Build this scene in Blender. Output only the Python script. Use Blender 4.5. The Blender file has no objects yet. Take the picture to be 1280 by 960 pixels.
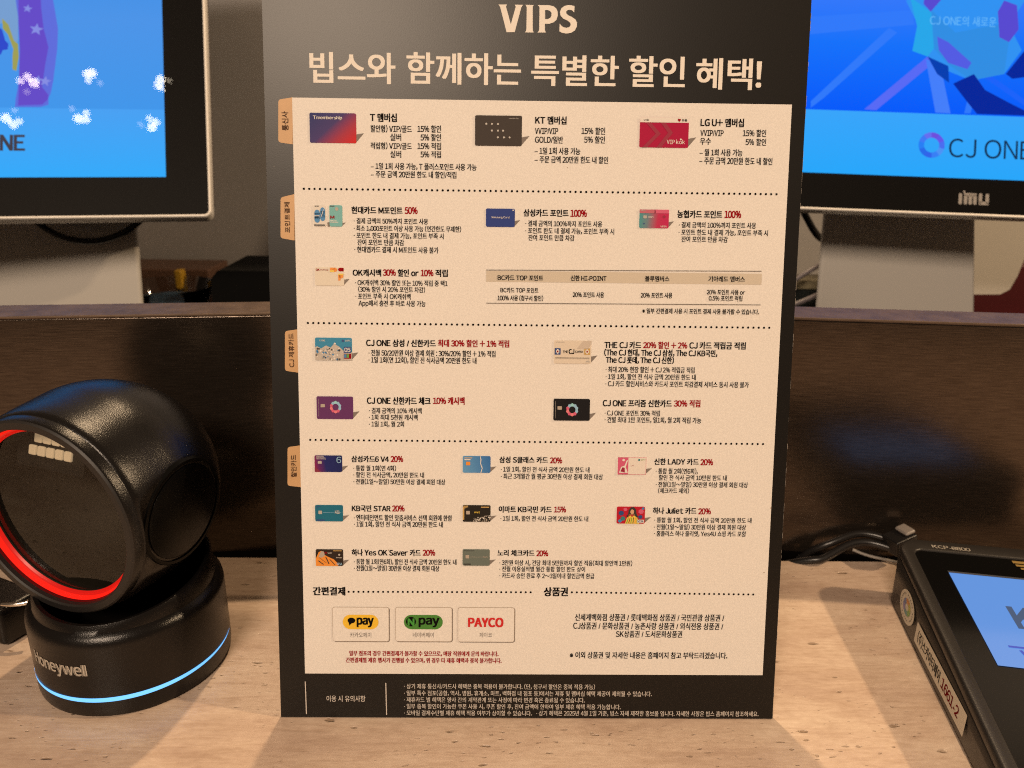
import bpy, bmesh, math, random
from mathutils import Vector, Matrix
from mathutils.geometry import tessellate_polygon
random.seed(7)
SC = bpy.context.scene
COL = SC.collection
# ------------------------------------------------------------------ camera
CAM_P = Vector((-0.0124, -0.2663, 0.2423))
CAM_R = Matrix(((0.9998697757845402, -0.009316253397637997, -0.013177211207395073),
                (-0.00944678160029125, 0.3241268912293927, -0.9459664458633646),
                (0.013083951619052195, 0.9459677403614779, 0.32399667344809246)))
FPX = 967.0
cam = bpy.data.cameras.new('camera')
cam.sensor_width = 36.0
cam.lens = FPX / 1280 * 36
cam.clip_start = 0.01
cam.clip_end = 50
cam.dof.use_dof = True
cam.dof.focus_distance = 0.320
cam.dof.aperture_fstop = 14.0
cam_ob = bpy.data.objects.new('camera', cam)
COL.objects.link(cam_ob)
cam_ob.matrix_world = Matrix.Translation(CAM_P) @ CAM_R.to_4x4()
SC.camera = cam_ob
# ------------------------------------------------------------------ room light (an indoor night scene lit by warm ceiling spots)
world = bpy.data.worlds.new('World')
SC.world = world
world.use_nodes = True
bg = world.node_tree.nodes['Background']
bg.inputs['Color'].default_value = (0.100, 0.066, 0.042, 1)
bg.inputs['Strength'].default_value = 1.0

def aim(o, tgt):
    o.rotation_euler = (Vector(tgt) - o.location).to_track_quat('-Z', 'Y').to_euler()

def area(name, loc, tgt, w, h, power, col, spread=180):
    l = bpy.data.lights.new(name, 'AREA'); l.shape = 'RECTANGLE'; l.size = w; l.size_y = h
    l.energy = power; l.color = col; l.spread = math.radians(spread)
    o = bpy.data.objects.new(name, l); COL.objects.link(o); o.location = loc; aim(o, tgt)
    return o

def lamp(name, loc, power, col, r):
    l = bpy.data.lights.new(name, 'POINT'); l.energy = power; l.color = col; l.shadow_soft_size = r
    o = bpy.data.objects.new(name, l); COL.objects.link(o); o.location = loc
    return o
WARM = (1.0, 0.71, 0.43)
area('front_ceiling_light', (-0.44, -1.40, 1.17), (0, 0.0, 0.13), 0.60, 0.32, 26.3, (1.0, 0.77, 0.57))
lamp('ceiling_spot_behind', (-0.05, 0.78, 1.95), 80.0, WARM, 0.022)
lamp('side_spot', (0.98, -0.08, 0.78), 30.0, WARM, 0.02)
for i, lp in enumerate([[-0.84,-0.93,1.987],[-0.672,-0.906,2.031],[-0.473,-0.9,2.049],[-0.871,-1.012,1.901],[-0.688,-0.992,1.946],[-0.5,-0.99,1.963]]):      # six spots on the ceiling behind the viewer, each a cluster of small bulbs
    rr = random.Random(i)
    for k_ in range(4):
        a_ = k_ * 1.6 + i; q_ = 0.016 if k_ < 3 else 0.034
        lamp('ceiling_bulb', (lp[0] + q_ * math.cos(a_) + rr.uniform(-.006, .006), lp[1] + q_ * 0.7 * math.sin(a_), lp[2] + q_ * .5 * math.sin(a_)), (0.17, 0.11, 0.07, 0.014)[k_], (1.0, 0.84, 0.62), (.0135, .0115, .010, .0085)[k_])
SC.view_settings.view_transform = 'Standard'
SC.view_settings.look = 'None'
SC.view_settings.exposure = 0.0
SC.view_settings.gamma = 1.0
SC.cycles.use_denoising = False        # keeps the small print crisp and leaves a little grain, as in the photograph
SC.render.filter_size = 1.1
SC.cycles.filter_width = 1.1
SC.cycles.max_bounces = 8
SC.cycles.sample_clamp_indirect = 4.0
# ------------------------------------------------------------------ helpers
def at(px, py, Y):
    'point of the place seen at a photo pixel, on the upright plane y = Y'
    d = CAM_R @ Vector(((px - 640) / FPX, (480 - py) / FPX, -1))
    return CAM_P + d * ((Y - CAM_P.y) / d.y)

MATS = {}
def mat(name, col, rough=0.5, metal=0.0, spec=0.5, emit=None, estr=0.0, coat=0.0, noise=0.0, nscale=300.0, bump=0.0, bscale=900.0):
    if name in MATS: return MATS[name]
    m = bpy.data.materials.new(name); m.use_nodes = True
    nt = m.node_tree; b = nt.nodes['Principled BSDF']
    b.inputs['Base Color'].default_value = (*col, 1)
    b.inputs['Roughness'].default_value = rough
    b.inputs['Metallic'].default_value = metal
    b.inputs['Specular IOR Level'].default_value = spec
    if coat: b.inputs['Coat Weight'].default_value = coat; b.inputs['Coat Roughness'].default_value = 0.08
    if emit: b.inputs['Emission Color'].default_value = (*emit, 1); b.inputs['Emission Strength'].default_value = estr
    tc = nt.nodes.new('ShaderNodeTexCoord')
    if noise:
        n = nt.nodes.new('ShaderNodeTexNoise'); n.inputs['Scale'].default_value = nscale; n.inputs['Detail'].default_value = 5
        r = nt.nodes.new('ShaderNodeValToRGB')
        r.color_ramp.elements[0].position = 0.3; r.color_ramp.elements[1].position = 0.7
        r.color_ramp.elements[0].color = (*[c * (1 - noise) for c in col], 1)
        r.color_ramp.elements[1].color = (*[min(1, c * (1 + noise)) for c in col], 1)
        nt.links.new(tc.outputs['Object'], n.inputs['Vector']); nt.links.new(n.outputs['Fac'], r.inputs['Fac'])
        nt.links.new(r.outputs['Color'], b.inputs['Base Color'])
    if bump:
        n2 = nt.nodes.new('ShaderNodeTexNoise'); n2.inputs['Scale'].default_value = bscale; n2.inputs['Detail'].default_value = 3
        bp = nt.nodes.new('ShaderNodeBump'); bp.inputs['Strength'].default_value = bump; bp.inputs['Distance'].default_value = 0.0003
        nt.links.new(tc.outputs['Object'], n2.inputs['Vector']); nt.links.new(n2.outputs['Fac'], bp.inputs['Height'])
        nt.links.new(bp.outputs['Normal'], b.inputs['Normal'])
    MATS[name] = m
    return m

def link(name, me, parent=None, loc=None):
    o = bpy.data.objects.new(name, me); COL.objects.link(o)
    if parent: o.parent = parent
    if loc is not None: o.location = loc
    return o

def tag(o, label, cat, group=None, kind=None):
    if label: o['label'] = label
    if cat: o['category'] = cat
    if group: o['group'] = group
    if kind: o['kind'] = kind
    return o

def empty(name, loc=(0, 0, 0), rot=(0, 0, 0)):
    o = bpy.data.objects.new(name, None); COL.objects.link(o); o.location = loc; o.rotation_euler = rot
    o.empty_display_size = 0.02
    return o

class MB:
    'mesh builder holding faces with materials'
    def __init__(s): s.v = []; s.f = []; s.m = []; s.mats = []; s.smooth = []
    def mi(s, m):
        if m not in s.mats: s.mats.append(m)
        return s.mats.index(m)
    def add(s, vs, fs, m, smooth=False):
        o = len(s.v); s.v += [tuple(v) for v in vs]; k = s.mi(m)
        for f in fs: s.f.append([i + o for i in f]); s.m.append(k); s.smooth.append(smooth)
    def box(s, a, b, m):
        x0, y0, z0 = a; x1, y1, z1 = b
        s.add([(x0,y0,z0),(x1,y0,z0),(x1,y1,z0),(x0,y1,z0),(x0,y0,z1),(x1,y0,z1),(x1,y1,z1),(x0,y1,z1)],
              [(0,3,2,1),(4,5,6,7),(0,1,5,4),(1,2,6,5),(2,3,7,6),(3,0,4,7)], m)
    def flat(s, pts, m, y, S=0.001):
        'flat printed shape in the local x-z plane facing -y'
        vs = [(p[0] * S, y, p[1] * S) for p in pts]
        fs = []
        for t in tessellate_polygon([[Vector((p[0], p[1], 0)) for p in pts]]):
            a, b, c = (pts[q] for q in t)
            cr = (b[0]-a[0])*(c[1]-a[1]) - (b[1]-a[1])*(c[0]-a[0])
            if abs(cr) < 1e-12: continue
            fs.append(tuple(t) if cr > 0 else tuple(t)[::-1])
        s.add(vs, fs, m)
    def slab(s, pts, m, y0, y1, S=0.001):
        'shape with thickness: front at y0, back at y1 > y0'
        s.flat(pts, m, y0, S)
        n = len(pts); area_ = sum(pts[i][0] * pts[(i+1) % n][1] - pts[(i+1) % n][0] * pts[i][1] for i in range(n))
        P = list(pts) if area_ > 0 else list(pts)[::-1]
        vs = [(p[0]*S, y0, p[1]*S) for p in P] + [(p[0]*S, y1, p[1]*S) for p in P]
        s.add(vs, [(i, i + n, (i+1) % n + n, (i+1) % n) for i in range(n)], m)
    def build(s, name, parent=None, loc=None, bevel=0.0, seg=2, angle=30):
        me = bpy.data.meshes.new(name); me.from_pydata(s.v, [], s.f)
        for m in s.mats: me.materials.append(m)
        me.polygons.foreach_set('material_index', s.m); me.polygons.foreach_set('use_smooth', s.smooth)
        me.update()
        o = link(name, me, parent, loc)
        if bevel:
            md = o.modifiers.new('bevel', 'BEVEL'); md.width = bevel; md.segments = seg; md.limit_method = 'ANGLE'; md.angle_limit = math.radians(angle)
            md.harden_normals = False
            me.polygons.foreach_set('use_smooth', [True] * len(me.polygons))
            w = o.modifiers.new('wn', 'WEIGHTED_NORMAL'); w.keep_sharp = True
        return o

def rrect(x0, z0, x1, z1, r, n=5):
    pts = []
    for cx, cz, a0 in ((x1 - r, z1 - r, 0), (x0 + r, z1 - r, 90), (x0 + r, z0 + r, 180), (x1 - r, z0 + r, 270)):
        for k in range(n + 1):
            a = math.radians(a0 + 90 * k / n); pts.append((cx + r * math.cos(a), cz + r * math.sin(a)))
    return pts
def disc(cx, cz, rx, rz=None, n=28, a0=0, a1=360):
    rz = rz or rx
    full = abs(a1 - a0) >= 360
    return [(cx + rx * math.cos(math.radians(a0 + (a1 - a0) * k / (n if full else n - 1))), cz + rz * math.sin(math.radians(a0 + (a1 - a0) * k / (n if full else n - 1)))) for k in range(n)]
def ringseg(cx, cz, r0, r1, a0, a1, n=6):
    return disc(cx, cz, r1, n=n, a0=a0, a1=a1) + disc(cx, cz, r0, n=n, a0=a1, a1=a0)

BD = {"title":[["빕스와","white",-87.153,-54.712,259.793,271.173,2],["함께하는","white",-49.926,-6.371,259.978,271.541,2],["특별한","white",-1.933,31.367,259.977,271.315,2],["할인","white",35.832,57.099,259.999,271.356,2],["혜택!","white",61.875,86.841,259.52,271.061,2]],"items":[{"card":"T","text":[["T 멤버십","ink",-64.325,-54.153,245.583,248.705,1],["할인형) VIP/골드","ink",-64.2,-48.334,241.607,244.317,0],["15% 할인","ink",-46.059,-36.979,241.762,244.473,0],["실버","ink",-56.641,-52.458,238.481,241.199,0],["5% 할인","ink",-44.848,-36.98,238.55,241.269,0],["적립형) VIP/골드","ink",-64.272,-48.365,235.234,237.787,0],["15% 적립","ink",-46.084,-36.981,235.299,237.939,0],["실버","ink",-56.693,-52.499,232.09,234.736,0],["5% 적립","ink",-44.87,-36.981,232.156,234.803,0],["– 1일 1회 사용 가능, T 플러스포인트 사용 가능","ink",-64.269,-23.09,227.544,230.113,0],["– 주문 금액 20만원 한도 내 할인/적립","ink",-64.304,-30.999,224.455,227.03,0]]},{"card":"KT","text":[["KT 멤버십","ink",-0.302,11.715,245.505,248.467,1],["VVIP/VIP","ink",-0.33,8.547,241.6,244.317,0],["15% 할인","ink",17.731,26.893,241.837,244.556,0],["GOLD/일반","ink",-0.282,10.539,238.28,241.005,0],["5% 할인","ink",18.857,26.889,238.53,241.256,0],["– 1일 1회 사용 가능","ink",-0.396,17.396,234.095,236.743,0],["– 주문 금액 20만원 한도 내 할인","ink",-0.349,28.314,230.841,233.496,0]]},{"card":"LG","text":[["LG U+ 멤버십","ink",64.177,80.968,245.428,248.568,1],["VVIP/VIP","ink",64.257,73.215,241.682,244.406,0],["15% 할인","ink",80.829,89.897,241.814,244.54,0],["우수","ink",64.207,68.41,238.522,241.253,0],["5% 할인","ink",82.049,90.067,238.497,241.145,0],["– 월 1회 사용 가능","ink",64.202,80.971,234.326,236.981,0],["– 주문 금액 20만원 한도 내 할인","ink",64.238,92.907,231.148,233.896,0]]},{"card":"HD","text":[["현대카드 M포인트","ink",-72.05,-52.134,210.471,213.247,1],["50%","red",-51.105,-46.242,210.413,213.5,1],["· 결제 금액의 50%까지 포인트 사용","ink",-71.17,-42.085,206.616,208.86,0],["· 최소 1,000포인트 이상 사용 가능 (연간한도 무제한)","ink",-71.208,-29.079,203.747,206.074,0],["· 포인트 한도 내 결제 가능, 포인트 부족 시","ink",-71.246,-35.941,200.95,203.281,0],["잔여 포인트 만큼 차감","ink",-69.864,-51.579,198.241,200.655,0],["· 현대앱카드 결제 시 M포인트 사용 불가","ink",-71.084,-37.997,195.417,197.837,0]]},{"card":"SS","text":[["삼성카드 포인트","ink",-4.392,13.186,210.256,213.06,1],["100%","red",14.145,20.398,210.09,213.284,1],["· 결제 금액의 100%까지 포인트 사용","ink",-3.646,26.622,206.386,208.714,0],["· 포인트 한도 내 결제 가능, 포인트 부족 시","ink",-3.61,31.449,203.567,205.9,0],["잔여 포인트 만큼 차감","ink",-2.387,15.754,200.853,203.191,0]]},{"card":"NH","text":[["농협카드 포인트","ink",56.364,74.063,210.4,213.308,1],["100%","red",75.086,81.51,210.332,213.63,1],["· 결제 금액의 100%까지 포인트 사용","ink",57.122,87.667,206.519,208.853,0],["· 포인트 한도 내 결제 가능, 포인트 부족 시","ink",57.127,92.586,203.691,206.031,0],["잔여 포인트 만큼 차감","ink",58.321,76.679,200.969,203.314,0]]},{"card":"OK","text":[["OK캐시백","ink",-71.838,-60.767,186.158,188.909,1],["30%","red",-59.881,-54.98,186.211,189.199,1],["할인 or","ink",-54.02,-45.86,186.197,189.029,1],["10%","red",-44.903,-40.066,186.219,189.209,1],["적립","ink",-39.112,-34.35,186.283,189.117,1],["· OK캐쉬백 30% 할인 또는 10% 적립 중 택1","ink",-71.023,-34.347,182.463,184.829,0],["(30% 할인 시 20% 포인트 차감)","ink",-69.79,-43.338,179.87,182.161,0],["· 포인트 부족 시 OK캐쉬백","ink",-70.937,-49.078,177.087,179.462,0],["App에서 충전 후 바로 사용 가능","ink",-69.702,-43.114,174.323,176.704,0]]},{"card":"CS","text":[["CJ ONE 삼성 / 신한카드","ink",-66.862,-39.143,158.287,161.18,1],["최대 30% 할인 + 1% 적립","red",-38.099,-9.656,158.413,161.309,1],["· 전월 50/20만원 이상 결제 회원 : 30%/20% 할인 + 1% 적립","ink",-65.949,-15.093,154.43,157.009,0],["· 1일 1회(연 12회), 할인 전 식사금액 20만원 한도 내","ink",-65.981,-22.725,151.603,154.188,0]]},{"card":"CP","text":[["CJ ONE 신한카드 체크","ink",-66.813,-41.272,134.833,137.86,1],["10% 캐시백","red",-40.137,-27.501,134.993,138.023,1],["· 결제 금액의 10% 캐시백","ink",-66.056,-44.847,131.067,133.447,0],["· 1회 최대 5천원 캐시백","ink",-66.087,-46.479,128.353,130.738,0],["· 1일 1회, 월 2회","ink",-66.118,-52.012,125.552,127.942,0]]},{"card":"CJ","text":[["THE CJ 카드","ink",28.831,43.561,158.434,161.257,1],["20% 할인 + 2%","red",44.489,62.159,158.509,161.334,1],["CJ 카드 적립금 적립","ink",63.159,85.81,158.532,161.44,1],["(The CJ 현대, The CJ 삼성, The CJ KB국민,","ink",28.827,74.426,155.442,158.191,1],["The CJ 롯데, The CJ 신한)","ink",29.55,56.954,152.45,155.205,1],["· 최대 20% 현장 할인 + CJ 2% 적립금 적립","ink",29.572,65.54,148.711,151.15,0],["· 1일 1회, 할인 전 식사 금액 20만원 한도 내","ink",29.646,66.141,145.86,148.223,0],["· CJ 카드 할인서비스와 카드사 포인트 차감결제 서비스 동시 사용 불가","ink",29.638,87.85,142.921,145.37,0]]},{"card":"CB","text":[["CJ ONE 프리즘 신한카드","ink",28.775,56.774,134.712,137.67,1],["30% 적립","red",57.787,68.373,134.81,137.77,1],["· CJ ONE 포인트 30% 적립","ink",29.618,52.016,130.93,133.32,0],["· 건별 최대 1만 포인트, 일1회, 월 2회 적립 가능","ink",29.687,69.051,128.123,130.6,0]]},{"card":"S6","text":[["삼성카드6 V4","ink",-73.452,-58.301,110.894,113.56,1],["20%","red",-57.392,-52.506,110.858,113.775,1],["· 통합 월 1회(연 4회)","ink",-72.692,-55.391,107.226,109.565,0],["· 할인 전 식사금액, 20만원 한도 내","ink",-72.73,-43.95,104.463,106.808,0],["· 전월(1일~말일) 50만원 이상 결제 회원 대상","ink",-72.769,-35.265,101.611,103.96,0]]},{"card":"KS","text":[["KB국민 STAR","ink",-73.579,-57.815,90.135,92.843,1],["20%","red",-56.982,-52.057,90.087,93.051,1],["· 엔터테인먼트 할인 맞춤서비스 선택 회원에 한함","ink",-72.812,-32.452,86.323,88.87,0],["· 1일 1회, 할인 전 식사 금액 20만원 한도 내","ink",-72.768,-36.248,83.602,86.069,0]]},{"card":"YO","text":[["하나 Yes OK Saver 카드","ink",-73.841,-45.453,71.28,74.113,1],["20%","red",-44.454,-39.482,71.303,74.31,1],["· 통합 월 1회(연6회), 할인 전 식사 금액 20만원 한도 내","ink",-72.988,-30.595,67.587,69.997,0],["· 전월(1일~말일) 30만원 이상 결제 회원 대상","ink",-73.025,-37.743,64.74,67.242,0]]},{"card":"SC","text":[["삼성 S클래스 카드","ink",-13.023,6.7,111.057,113.718,1],["20%","red",7.727,12.545,110.87,113.712,1],["· 1일 1회, 할인 전 식사 금액 20만원 한도 내","ink",-12.412,23.884,107.237,109.551,0],["· 최근 3개월간 월 평균 30만원 이상 결제 회원 대상","ink",-12.386,29.464,104.294,106.702,0]]},{"card":"EM","text":[["이마트 KB국민 카드","ink",-13.085,8.623,90.197,92.901,1],["15%","red",9.742,14.512,90.183,93.07,1],["· 1일 1회, 할인 전 식사 금액 20만원 한도 내","ink",-12.389,23.831,86.497,88.847,0]]},{"card":"NR","text":[["노리 체크카드","ink",-13.419,1.776,71.567,74.218,1],["20%","red",2.73,7.439,71.399,74.326,1],["· 3만원 이상 시, 건당 최대 5만원까지 할인 적용(최대 할인액 1만원)","ink",-12.633,42.638,67.54,69.924,0],["· 전월 이용실적별 월간 통합 할인 한도 상이","ink",-12.609,22.991,64.876,67.173,0],["· 카드사 승인 완료 후 2~3일이내 할인금액 환급","ink",-12.583,26.967,61.93,64.324,0]]},{"card":"LA","text":[["신한 LADY 카드","ink",50.505,68.668,110.771,113.441,1],["20%","red",69.582,74.635,110.569,113.508,1],["· 통합 월 2회(연6회),","ink",51.254,68.476,106.941,109.35,0],["할인 전 식사 금액 10만원 한도 내","ink",52.573,80.62,104.268,106.593,0],["· 전월(1일~말일) 30만원 이상 결제 회원 대상","ink",51.441,89.461,101.39,103.721,0],["(체크카드 제외)","ink",52.497,65.196,98.794,101.039,0]]},{"card":"JU","text":[["하나 Juliet 카드","ink",50.658,68.523,90.03,92.832,1],["20%","red",69.534,74.539,89.806,92.791,1],["· 통합 월 1회, 할인 전 식사 금액 20만원 한도 내","ink",51.327,91.688,86.319,88.586,0],["· 전월(1일~말일) 30만원 이상 결제 회원 대상","ink",51.334,89.525,83.321,85.683,0],["· 홈플러스 하나 줄리엣, Yes4U 쇼핑 카드 포함","ink",51.427,89.659,80.499,82.866,0]]}],"cards":{"T":[-87.77,237.339,-69.786,248.561],"KT":[-23.726,237.083,-5.536,248.492],"LG":[40.431,237.258,59.513,248.51],"HD":[-86.986,205.388,-82.062,213.606],"HD2":[-80.723,205.401,-75.682,213.651],"SS":[-19.263,206.044,-7.904,213.098],"NH":[41.321,206.262,52.943,213.456],"OK":[-86.835,182.322,-75.34,189.526],"CS":[-87.321,152.557,-72.647,161.615],"CJ":[8.434,152.195,23.475,161.52],"CP":[-87.208,128.659,-72.494,137.901],"CB":[8.683,128.845,23.46,137.798],"S6":[-88.495,106.721,-77.304,113.602],"SC":[-28.077,106.869,-16.737,113.833],"LA":[35.468,106.637,47.11,113.855],"KS":[-88.676,85.917,-77.297,92.815],"EM":[-28.011,86.183,-16.582,93.199],"JU":[35.606,85.888,47.268,93.061],"YO":[-88.783,66.92,-77.489,73.995],"NR":[-28.018,67.38,-16.775,74.403]},"table":[["BC카드 TOP 포인트","ink",-14.414,3.616,185.115,187.285,1],["신한 HI-POINT","ink",14.662,28.852,185.237,187.409,1],["블루멤버스","ink",44.308,53.942,185.364,187.539,1],["기아레드 멤버스","ink",69.715,84.192,185.544,187.72,1],["BC카드 TOP 포인트","ink",-13.276,1.796,180.282,182.361,0.5],["100% 사용 (청구서 할인)","ink",-14.445,3.741,177.095,179.278,0.5],["20% 포인트 사용","ink",15.592,28.018,178.708,180.891,0.5],["20% 포인트 사용","ink",42.811,55.376,178.8,180.986,0.5],["20% 포인트 사용 or","ink",69.231,84.538,180.377,182.463,0.5],["0.5% 포인트 적립","ink",70.133,83.546,177.898,180.087,0.5],["※ 일부 간편결제 사용 시 포인트 결제 사용 불가할 수 있습니다.","ink",43.607,90.535,172.628,174.724,0.5]],"tbl":{"band":[-19.004,184.546,91.039,188.868],"lines":[[[-19.005,189.152],[90.774,189.867]],[[-18.916,176.054],[91.181,176.521]]]},"voucher":[["상품권","ink",6.101,15.954,54.347,58.148,1.3],["신세계백화점 상품권 / 롯데백화점 상품권 / 국민관광 상품권 /","ink",19.321,82.151,43.636,46.703,0],["CJ상품권 / 문화상품권 / 농촌사랑 상품권 / 외식전용 상품권 /","ink",18.664,81.906,39.874,42.95,0],["SK상품권 / 도서문화상품권","ink",36.735,64.653,36.372,39.372,0],["※ 이외 상품권 및 자세한 내용은 홈페이지 참고 부탁드리겠습니다.","ink",17.453,84.207,26.977,29.909,0]],"paytext":[["간편결제","ink",-90.177,-76.955,54.172,57.755,1.3],["일부 점포의 경우 간편결제가 불가할 수 있으므로, 매장 직원에게 문의 바랍니다.","red",-75.537,-12.814,27.653,29.897,0.7],["간편결제별 제휴 행사가 진행될 수 있으며, 위 경우 타 제휴 혜택과 중복 불가합니다.","red",-77.0,-11.44,24.648,26.897,0.7]],"paylabel":[["카카오페이","grey",-75.105,-66.237,35.866,38.097,0],["네이버페이","grey",-48.761,-40.022,36.004,38.237,0],["페이코","grey",-20.786,-15.57,36.151,38.303,0]],"pays":{"boxes":[[-82.366,34.04,-58.716,49.16],[-56.084,34.105,-32.303,49.242],[-29.949,34.063,-6.138,49.287]],"pill1":[-78.046,39.484,-63.132,45.828],"pill2":[-52.493,39.594,-36.244,45.901],"bubble":[[-74.411,42.973]],"circ":[[-49.527,42.97]]},"paymarks":[["pay","ink",-72.031,-65.306,41.494,44.784,2],["N","green",-50.697,-48.269,41.363,44.245,3],["pay","ink",-46.139,-37.812,41.635,44.929,2],["PAYCO","red",-25.388,-11.042,40.593,44.962,2]],"foot":[["이용 시 유의사항","white",-85.505,-69.093,7.076,9.859,0],["· 상기 제휴 통신사/카드사 혜택은 중복 적용이 불가합니다. (단, 청구서 할인은 중복 적용 가능)","white",-52.607,28.396,12.974,15.342,0],["· 일부 특수 점포(공항, 역사, 병원, 휴게소, 마트, 백화점 내 점포 등)에서는 제휴 및 멤버십 혜택 제공이 제외될 수 있습니다.","white",-52.625,52.72,9.918,12.292,0],["· 제휴카드 별 혜택은 양사 간의 계약관계 또는 사정에 따라 변경 혹은 종료될 수 있습니다.","white",-52.643,24.168,6.963,9.306,0],["· 일부 중복 할인이 가능한 쿠폰 사용 시, 쿠폰 할인 후, 잔여 금액에 한하여 일부 제휴 혜택 적용 가능합니다.","white",-52.66,39.628,3.966,6.314,0],["· 모바일 결제수단별 제휴 혜택 적용 여부가 상이할 수 있습니다.","white",-52.678,1.731,0.998,3.351,0],["· 상기 혜택은 2025년 4월 1일 기준, 빕스 자체 제작한 홍보물 입니다. 자세한 사항은 빕스 홈페이지 참조하세요.","white",3.663,98.859,1.036,3.43,0]],"tabs":[{"pts":[[-99.68,253.357],[-94.119,254.238],[-94.527,236.624],[-100.086,237.367]],"text":["통신사","brown",-98.467,241.79,-96.016,248.926]},{"pts":[[-99.744,216.37],[-94.246,217.726],[-94.656,199.808],[-100.137,200.677]],"text":["포인트결제","brown",-98.319,202.834,-96.252,214.606]},{"pts":[[-99.3,164.055],[-93.7,164.912],[-94.089,147.367],[-99.688,148.123]],"text":["CJ 제휴카드","brown",-97.984,149.617,-95.804,163.109]},{"pts":[[-99.411,116.833],[-93.708,117.709],[-94.09,100.186],[-99.795,100.814]],"text":["할인카드","brown",-98.186,104.364,-95.957,113.688]}],"dots":[[[-90.547,219.794],[95.204,219.988],90],[[-90.076,167.408],[95.033,167.389],88],[[-90.089,119.959],[94.89,119.795],86],[[-75.464,55.717],[0.482,55.964],38],[[17.745,56.032],[93.985,55.544],38]],"panel":[[-94.336,254.175],[99.493,254.182],[99.758,19.765],[-94.363,19.66]],"bars":[[[-94.338,16.052],[-94.139,1.452]],[[-60.356,15.595],[-60.142,1.186]]],"vips":[[[-15.057,289.5],[-11.782,289.55],[-11.978,289.165],[-12.107,288.654],[-10.234,282.367],[-8.428,288.709],[-8.634,289.152],[-8.839,289.53],[-5.628,289.515],[-5.957,289.064],[-6.285,288.55],[-8.726,279.507],[-11.814,279.462],[-14.312,288.43],[-14.652,289.061]],[[-4.759,289.528],[-1.547,289.512],[-1.809,289.126],[-1.936,288.615],[-1.827,280.89],[-1.75,280.186],[-1.404,279.486],[-4.764,279.501],[-4.368,280.084],[-4.244,280.854],[-4.21,288.518],[-4.351,289.025]],[[-0.075,289.534],[4.343,289.537],[6.023,289.18],[7.11,288.368],[7.668,287.102],[7.694,285.667],[7.183,284.222],[6.125,283.311],[4.456,282.775],[2.845,282.751],[2.809,280.797],[2.955,280.062],[3.366,279.555],[0.007,279.506],[0.535,280.091],[0.657,280.926],[0.676,288.591],[0.468,289.033]],[[14.06,289.364],[13.974,287.005],[13.289,287.696],[12.277,288.0],[11.408,287.859],[10.883,287.277],[10.963,286.641],[11.646,286.013],[13.134,285.396],[14.495,284.522],[15.123,283.38],[15.087,281.907],[14.377,280.486],[12.916,279.566],[10.903,279.28],[9.214,279.641],[8.398,280.142],[8.481,282.962],[9.033,282.202],[9.985,281.575],[11.198,281.401],[12.201,281.672],[12.725,282.384],[12.574,283.214],[11.687,283.905],[9.791,284.772],[8.764,285.842],[8.54,287.115],[9.05,288.525],[10.24,289.37],[11.707,289.711],[12.916,289.602]]],"phole":[[2.832,287.731],[3.77,287.745],[4.713,287.441],[5.261,286.747],[5.277,285.79],[4.822,284.954],[3.957,284.494],[2.884,284.478]]}
_wc = bpy.data.curves.new('font_cache', 'FONT')          # one text curve kept alive: each character is looked up only once
_wo = bpy.data.objects.new('font_cache', _wc)
CURVES = {}
def one_glyph(ch):
    'triangles of one character at size 1; Latin letters are taken from the full-width set so that they match the Hangul face'
    if ch in CURVES: return CURVES[ch]
    src = chr(ord(ch) + 0xFEE0) if '!' <= ch <= '~' and ch not in '/l-' else ch
    _wc.body = src; _wo.to_mesh_clear(); me = _wo.to_mesh()
    v = [tuple(p.co)[:2] for p in me.vertices]; f = [tuple(p.vertices) for p in me.polygons]
    if v:
        a = min(p[0] for p in v); b = max(p[0] for p in v)
    else: a, b = 0, .2
    CURVES[ch] = (v, f, a, b)
    return CURVES[ch]
def glyphs(s, bold=0):
    V = []; F = []; x = 0.0
    for ch in s:
        if ch == ' ': x += .27; continue
        v, f, a, b = one_glyph(ch)
        if '0' <= ch <= '9': adv = .57; off = (adv - (b - a)) / 2 - a
        elif '!' <= ch <= '~': sb = .045 if ch in ",.'!:" else .03 if ch in 'AVWTYJ/vwy' else .055; adv = (b - a) + 2*sb; off = sb - a
        elif ch in '·–※♥': adv = (b - a) + .12; off = .06 - a
        else: adv = .92; off = 0.0
        o = len(V); V += [(p[0] + x + off, p[1]) for p in v]; F += [tuple(q + o for q in t) for t in f]; x += adv
    return V, F

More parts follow.
